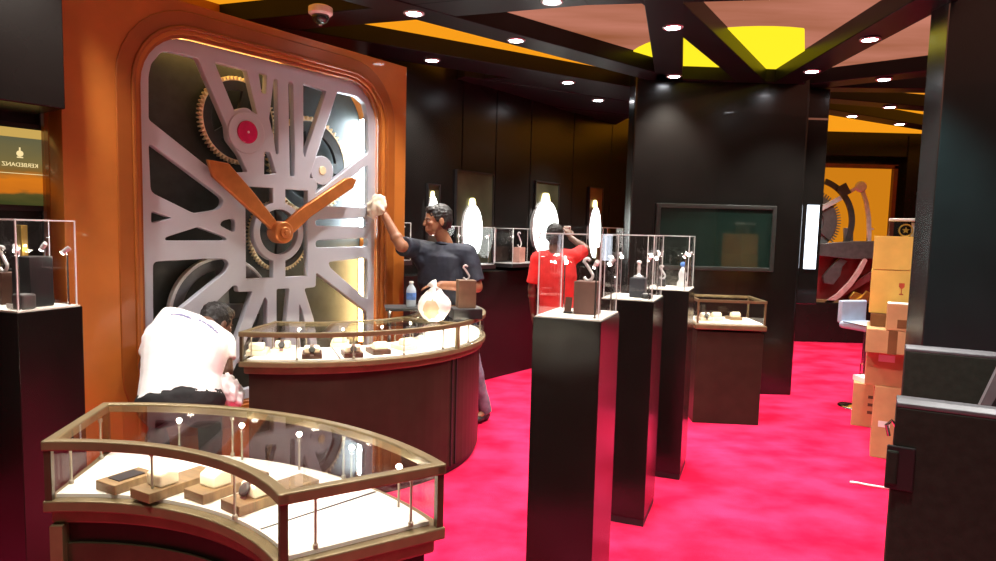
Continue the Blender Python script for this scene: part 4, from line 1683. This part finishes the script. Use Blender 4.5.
def head(bm, c, f, up, k=1.0):
    f, s, u = ortho(f, up)
    M = basis(s, f, u)

    def e(off, rx, ry, rz, n=18):
        ball(bm, Vector(c) + M @ (Vector(off) * k), k, (rx, ry, rz), M, u=n, v=12)
    e((0, -.006, .030), .076, .096, .088)
    e((0, .022, -.020), .062, .072, .075)
    e((0, .045, -.068), .040, .044, .036)
    e((0, .084, -.064), .022, .018, .018, 12)
    e((0, .094, -.008), .011, .020, .026, 12)      # nose
    e((0, .106, -.020), .014, .014, .011, 12)
    e((0, .090, -.044), .024, .012, .007, 12)      # lips
    e((0, .088, -.053), .021, .011, .007, 12)
    e((0, .078, .022), .052, .018, .010, 12)       # brow
    for g in (-1, 1):
        e((g * .040, .066, -.012), .022, .020, .018, 12)
        e((g * .078, -.010, -.006), .010, .020, .032, 12)   # ears
    return M


def face_bits(parent, c, f, up, k=1.0, hair_mat=HAIR):
    f, s, u = ortho(f, up)
    M = basis(s, f, u)
    for g in (-1, 1):
        bm = NB()
        ball(bm, Vector(c) + M @ (Vector((g * .031, .076, .004)) * k), .011 * k, M=M, u=12, v=8)
        eye = obj('eye', bm, SILVER, parent, smooth=True)
        bm = NB()
        ball(bm, Vector(c) + M @ (Vector((g * .031, .0845, .004)) * k), .005 * k, M=M, u=10, v=6)
        obj('iris', bm, BLACKM, eye, smooth=True)
        bm = NB()
        tube(bm, [Vector(c) + M @ (Vector(q) * k) for q in ((g * .014, .094, .023), (g * .034, .091, .028), (g * .052, .074, .022))], [.003, .004, .002], 6)
        obj('eyebrow', bm, hair_mat, parent)


def hair(parent, c, f, up, k=1.0, name='hair'):
    f, s, u = ortho(f, up)
    M = basis(s, f, u)
    bm = NB()

    def e(off, rx, ry, rz):
        ball(bm, Vector(c) + M @ (Vector(off) * k), k, (rx, ry, rz), M, u=20, v=14)
    e((0, -.016, .046), .083, .100, .086)
    e((0, -.040, .005), .079, .074, .080)
    e((0, .040, .085), .060, .050, .036)
    for g in (-1, 1):
        e((g * .066, .012, .028), .016, .026, .034)
    return fuse(name, bm, HAIR, parent, .006, 3, .012, .018)


def hand_mesh(bm, w, d, nrm, curl=.5, side=1, k=1.0):
    """w wrist, d towards the fingers, nrm out of the palm, side: +1 thumb on the d x nrm side"""
    d = Vector(d).normalized()
    nrm = (Vector(nrm) - d * Vector(nrm).dot(d)).normalized()
    x = d.cross(nrm) * side
    w = Vector(w)
    M = basis(x, d, nrm)
    ball(bm, w + d * .045 * k, k, (.040, .052, .016), M, u=14, v=10)
    limb(bm, [w - d * .01, w + d * .02], [.024 * k, .024 * k], 12)
    for i, (off, ln) in enumerate(((.030, .072), (.010, .080), (-.011, .074), (-.030, .058))):
        b0 = w + (d * .082 + x * off) * k
        p = [b0 - d * .02 * k, b0]
        dirv = d.copy()
        for seg in (.42, .32, .26):
            dirv = (dirv + nrm * curl * .75).normalized()
            p.append(p[-1] + dirv * ln * seg * k)
        limb(bm, p, [.0095 * k, .0092 * k, .0086 * k, .0080 * k, .0070 * k], 8)
    t0 = w + (d * .028 + x * .030) * k
    t1 = t0 + (d * .026 + x * .026 + nrm * .010) * k
    t2 = t1 + (d * .030 + x * .008 + nrm * .016) * k
    limb(bm, [t0, t1, t2], [.013 * k, .0105 * k, .008 * k], 8)


def torso_rings(J, side, grow=0.0, bulk=1.0):
    """pelvis to neck along the bent spine"""
    pts = [J['pelvis'], J['waist'], J['chest'], J['upper'], J['neck']]
    dims = [(.165, .110), (.150, .102), (.178, .118), (.165, .092), (.060, .055)]
    out = []
    for i, p in enumerate(pts):
        p = Vector(p)
        d = (Vector(pts[min(i + 1, 4)]) - Vector(pts[max(i - 1, 0)])).normalized()
        s = (side - d * side.dot(d)).normalized()
        y = d.cross(s)
        a, b = dims[i]
        k = bulk if i < 4 else 1.0
        out.append((p, s, y, a * k + grow, b * k + grow))
    return out


def shoe(bm, a, fd):
    fd = Vector(fd).normalized()
    s = fd.cross(Vector((0, 0, 1)))
    M = basis(s, fd, Vector((0, 0, 1)))
    a = Vector((a[0], a[1], 0))
    ball(bm, a + fd * .02 + Vector((0, 0, .045)), 1, (.042, .07, .045), M)
    ball(bm, a + fd * .11 + Vector((0, 0, .034)), 1, (.045, .085, .034), M)


def figure(label, J, side, hf, hu, skin, shirt, trousers, group=None, hem=.0, sleeve=.62, shoe_m=BLACKM, hands=(None, None), shirt_grow=.022, wr=.016, face=True, bulk=1.0, hk=1.0, tg=0.0):
    side = Vector(side).normalized()
    bm = NB()
    loft(bm, torso_rings(J, side, 0.0, bulk))
    limb(bm, [J['neck'], Vector(J['head']) - Vector(hu).normalized() * .045], [.058, .054])
    head(bm, J['head'], hf, hu, hk)
    for q in 'lr':
        limb(bm, [J['s' + q], J['e' + q], J['w' + q]], [.052 * bulk, .041 * bulk, .028 * bulk])
        ball(bm, Vector(J['e' + q]).lerp(Vector(J['w' + q]), .28), .043 * bulk)
        limb(bm, [J['h' + q], J['k' + q], J['a' + q]], [.082, .052, .036])
        limb(bm, [Vector(J['a' + q]), Vector((J['a' + q][0], J['a' + q][1], .05)) + Vector(J['fd']).normalized() * .10], [.034, .03])
    for q, h_ in zip('lr', hands):
        d, nrm, curl, sd = h_
        hand_mesh(bm, J['w' + q], d, nrm, curl, sd)
    body = fuse('person', bm, skin, None, .0055, 4)
    tag(body, label, 'person', group)
    hair(body, J['head'], hf, hu, hk)
    if face:
        face_bits(body, J['head'], hf, hu, hk)
    # shirt with short sleeves
    bm = NB()
    rg = torso_rings(J, side, shirt_grow, bulk)
    p0_ = rg[0]
    dn = (Vector(J['pelvis']) - Vector(J['waist'])).normalized()
    rg = [(p0_[0] + dn * (.06 + hem), p0_[1], p0_[2], p0_[3] + .012, p0_[4] + .012)] + rg
    c, a, b, w1_, w2_ = rg[-1]
    rg[-1] = (Vector(J['upper']).lerp(c, .82), a, b, .078, .070)
    loft(bm, rg)
    for q in 'lr':
        S, Eb = Vector(J['s' + q]), Vector(J['e' + q])
        limb(bm, [Vector(J['upper']).lerp(S, .35), S], [.088 * bulk, .074 * bulk])
        limb(bm, [Vector(J['chest']).lerp(S, .55), S], [.090 * bulk, .070 * bulk])
        tube(bm, [S, S.lerp(Eb, sleeve)], [.073 * bulk, .068 * bulk], 16)
    sh = fuse('shirt', bm, shirt, body, .0075, 8, wr, .11)
    # collar
    up = (Vector(J['neck']) - Vector(J['upper'])).normalized()
    # trousers
    bm = NB()
    r0_, r1_ = rg[1], rg[2]
    loft(bm, [(Vector(J['pelvis']) + dn * .07, r0_[1], r0_[2], .150 + tg, .112 + tg), (J['pelvis'], r0_[1], r0_[2], .178 + tg, .122 + tg), (Vector(J['pelvis']).lerp(Vector(J['waist']), .5), r0_[1], r0_[2], .165 + tg * .6, .115 + tg * .6)])
    for q in 'lr':
        H, K, A = Vector(J['h' + q]), Vector(J['k' + q]), Vector(J['a' + q])
        ball(bm, H, .100)
        tube(bm, [H, K], [.100, .072], 16)
        ball(bm, K, .072)
        tube(bm, [K, A + Vector((0, 0, -.02))], [.072, .058], 16)
    fuse('trousers', bm, trousers, body, .009, 5, .014, .08)
    for q in 'lr':
        bm = NB()
        shoe(bm, J['a' + q], J['fd'])
        fuse('shoe', bm, shoe_m, body, .007, 3)
    return body, sh


# man in navy, right arm up wiping the clock's edge, left hand on the bag
YA = 5.55
va = lambda a, b, y=YA: V(a, b, y)
side = Vector((-.80, .55, .04)).normalized()          # his right is to the left of the picture, a little away
H0 = va(438, 221)
gx_, gy_ = va(452, 300).x, YA
JA = dict(
    head=H0, neck=va(446, 244, YA + .03), upper=va(441, 256, YA + .02), chest=va(443, 280, YA + .02),
    waist=va(448, 305, YA + .04), pelvis=va(452, 324, YA + .06),
    sr=va(416, 249, YA + .07), er=va(401, 246, YA - .16), wr=va(385, 216, YA - .12),
    sl=va(467, 254, YA - .06), el=va(477, 287, YA - .10), wl=va(441, 285, YA - .38),
    hr=va(446, 330, YA + .09), kr=va(448, 372, YA + .06), hl=va(462, 331, YA + .02), kl=va(474, 370, YA + .05), fd=(-.6, -.8, 0))
JA['ar'] = Vector((JA['kr'].x, YA + .09, .09))
JA['al'] = U(485.5, 410, .09)
hfa = Vector((-.93, -.30, -.08))
manA, shA = figure('man in navy shirt reaching up to wipe the clock frame with a cloth', JA, side, hfa, (0.06, 0, 1), SKIN, NAVY, DENIM,
                   hands=(((-.9, -.25, -.05), (0, -.2, -1), .35, 1), ((-.35, .1, .9), (-.9, .3, -.1), .55, -1)), hem=-.02, bulk=1.14, hk=1.06, sleeve=.86)
# collar and buttons
bm = NB()
cn = JA['neck'].lerp(JA['upper'], .25)
up_ = (JA['neck'] - JA['upper']).normalized()
sx_, sy_ = side, up_.cross(side)
tube(bm, [cn + sx_ * .078 * math.cos(R(k)) + sy_ * .070 * math.sin(R(k)) + up_ * (.012 if True else 0) for k in range(-70, 251, 20)], .014, 8)
obj('collar', bm, NAVY, manA, smooth=True)
# cloth in the raised hand
wd = JA['wr'] + Vector((-.03, .01, .085))
bm = NB()
bmesh.ops.create_icosphere(bm, subdivisions=4, radius=1)
for v in bm.verts:
    d_ = v.co.copy()
    f = 1 + .35 * noise.noise(d_ * 2.1 + Vector((3, 1, 0))) + .12 * noise.noise(d_ * 6)
    v.co = wd + Vector((-.035 + d_.x * .075 * f, -.02 + d_.y * .05 * f, -.005 + d_.z * .085 * f - .04 * max(0, -d_.x)))
cl_ = obj('cleaning_cloth', bm, pm('cream_cloth', (.74, .66, .52), .9, bump=.4, bscale=30), smooth=True)
tag(cl_, 'cream cleaning cloth in the raised hand of the man in navy', 'cloth')

# man in the white shirt, crouching with his back to us and leaning into the clock
YB = 3.72
vb = lambda a, b, y=YB: V(a, b, y)
side = Vector((.93, .30, -.10)).normalized()
JB = dict(
    head=vb(216, 324, YB + .36), neck=vb(206, 326, YB + .26), upper=vb(196, 330, YB + .21), chest=vb(186, 348, YB + .13),
    waist=vb(181, 378, YB + .04), pelvis=vb(181, 402, YB - .02),
    sl=vb(158, 335, YB + .13), el=vb(146, 366, YB + .20), wl=vb(160, 395, YB + .36),
    sr=vb(222, 342, YB + .27), er=vb(226, 372, YB + .20), wr=vb(214, 352, YB + .36),
    hl=vb(164, 410, YB + .0), kl=vb(150, 414, YB + .40), hr=vb(198, 410, YB + .03), kr=vb(210, 414, YB + .42), fd=(.2, .95, 0))
JB['al'] = Vector((JB['hl'].x - .02, YB + .08, .09))
JB['ar'] = Vector((JB['hr'].x + .03, YB + .12, .09))
manB, shB = figure('man in white shirt crouching with his back turned at the foot of the clock', JB, side, (.45, .85, -.45), (.25, .45, .85), SKIN2, WHITEC, BLACKC,
                   hands=(((.3, .8, -.2), (.9, 0, -.3), .4, 1), ((-.1, .5, .8), (-.3, .9, 0), .3, -1)), hem=-.075, shirt_grow=.055, wr=.010, face=True, tg=.055)
# faint lettering band across the shoulders
bvh = BVHTree.FromPolygons([v.co for v in shB.data.vertices], [p.vertices[:] for p in shB.data.polygons])
random.seed(3)
bm = NB()
for (a0, b0), (a1, b1), n in (((171, 314.5), (191, 318.5), 11), ((199, 320), (218, 333.5), 10)):
    for i in range(n):
        t = (i + .5) / n
        x_, y_ = a0 + (a1 - a0) * t, b0 + (b1 - b0) * t - 1.6 * math.sin(PI * t)
        v = ray(x_, y_)
        hit = bvh.ray_cast(EYE, v.normalized())
        if hit[0] is not None:
            q_ = Vector((0, 0, 1)).rotation_difference(hit[1]).to_matrix().to_4x4()
            M = Matrix.Translation(hit[0] + hit[1] * .001) @ q_ @ Matrix.Rotation(random.uniform(-.5, .5), 4, 'Z') @ Matrix.Diagonal((.014 * random.uniform(.4, 1.2), .011 * random.uniform(.3, 1.3), .003, 1))
            bmesh.ops.create_cube(bm, size=1, matrix=M)
if len(bm.verts):
    obj('shirt_lettering', bm, pm('blue_ink', (.20, .20, .36), .7), shB)
# a pale cloth bunched by his right hip, lying on the foot of the counter wall
bm = NB()
bmesh.ops.create_icosphere(bm, subdivisions=4, radius=1)
pc = vb(231, 391, YB + .14)
for v in bm.verts:
    d_ = v.co.copy()
    f = 1 + .30 * noise.noise(d_ * 2.3) + .15 * noise.noise(d_ * 6)
    v.co = pc + Vector((d_.x * .065 * f, d_.y * .06 * f, d_.z * .085 * f - .05 * d_.x))
rag = obj('apron_tail', bm, WHITEC, manB, smooth=True)
rag['label'] = 'white shirt tail bunched at the right hip'

# man in red, back turned, holding a phone up to the wall
YC = 6.6
vc = lambda a, b, y=YC: V(a, b, y)
side = Vector((.97, -.15, 0)).normalized()
JC = dict(
    head=vc(554.5, 236.5), neck=vc(554, 250, YC - .02), upper=vc(555, 258), chest=vc(556, 276),
    waist=vc(557, 297), pelvis=vc(558, 312),
    sl=vc(538, 259), el=vc(532, 289, YC + .02), wl=vc(533, 312, YC + .1),
    sr=vc(573, 257), er=vc(586, 249, YC + .12), wr=vc(571, 238, YC + .28),
    hl=vc(550, 318), kl=vc(549, 355), hr=vc(567, 318), kr=vc(567, 355), fd=(.1, 1, 0))
JC['al'] = Vector((JC['kl'].x, YC - .02, .09))
JC['ar'] = Vector((JC['kr'].x + .01, YC - .02, .09))
manC, shC = figure('man in red shirt seen from behind raising a phone to the wall', JC, side, (.12, .98, .05), (0, 0, 1), SKIN2, REDC, BLACKC,
                   hands=(((0, .1, -1), (1, 0, 0), .3, 1), ((-.35, .3, .8), (-.5, .8, .1), .6, -1)), hem=.03, sleeve=.8)
q = JC['wr'] + Vector((-.035, .05, .075))
ph = thing('phone', 'white phone held up by the man in red', 'phone', q, R(12))
obj('phone_body', boxb((0, 0, 0), (.072, .010, .085)), CAMW, ph, bevel=.004)
obj('lens', boxb((.02, -.006, .025), (.012, .004, .012)), BLACKM, ph)
obj('display', boxb((0, .0055, 0), (.062, .002, .075)), SCREEN, ph)

# ------------------------------------------------------------------ world, colour, sampling
w = bpy.data.worlds.new('world')
scene.world = w
w.use_nodes = True
bgn = w.node_tree.nodes['Background']
bgn.inputs[0].default_value = (.9, .75, .62, 1)
bgn.inputs[1].default_value = .12
scene.view_settings.view_transform = 'Standard'
scene.view_settings.look = 'None'
scene.view_settings.gamma = 1
scene.view_settings.use_curve_mapping = False
scene.view_settings.exposure = 0.0
scene.cycles.use_denoising = True
scene.cycles.max_bounces = 10
scene.cycles.transparent_max_bounces = 24
scene.cycles.glossy_bounces = 5
scene.cycles.sample_clamp_indirect = 6
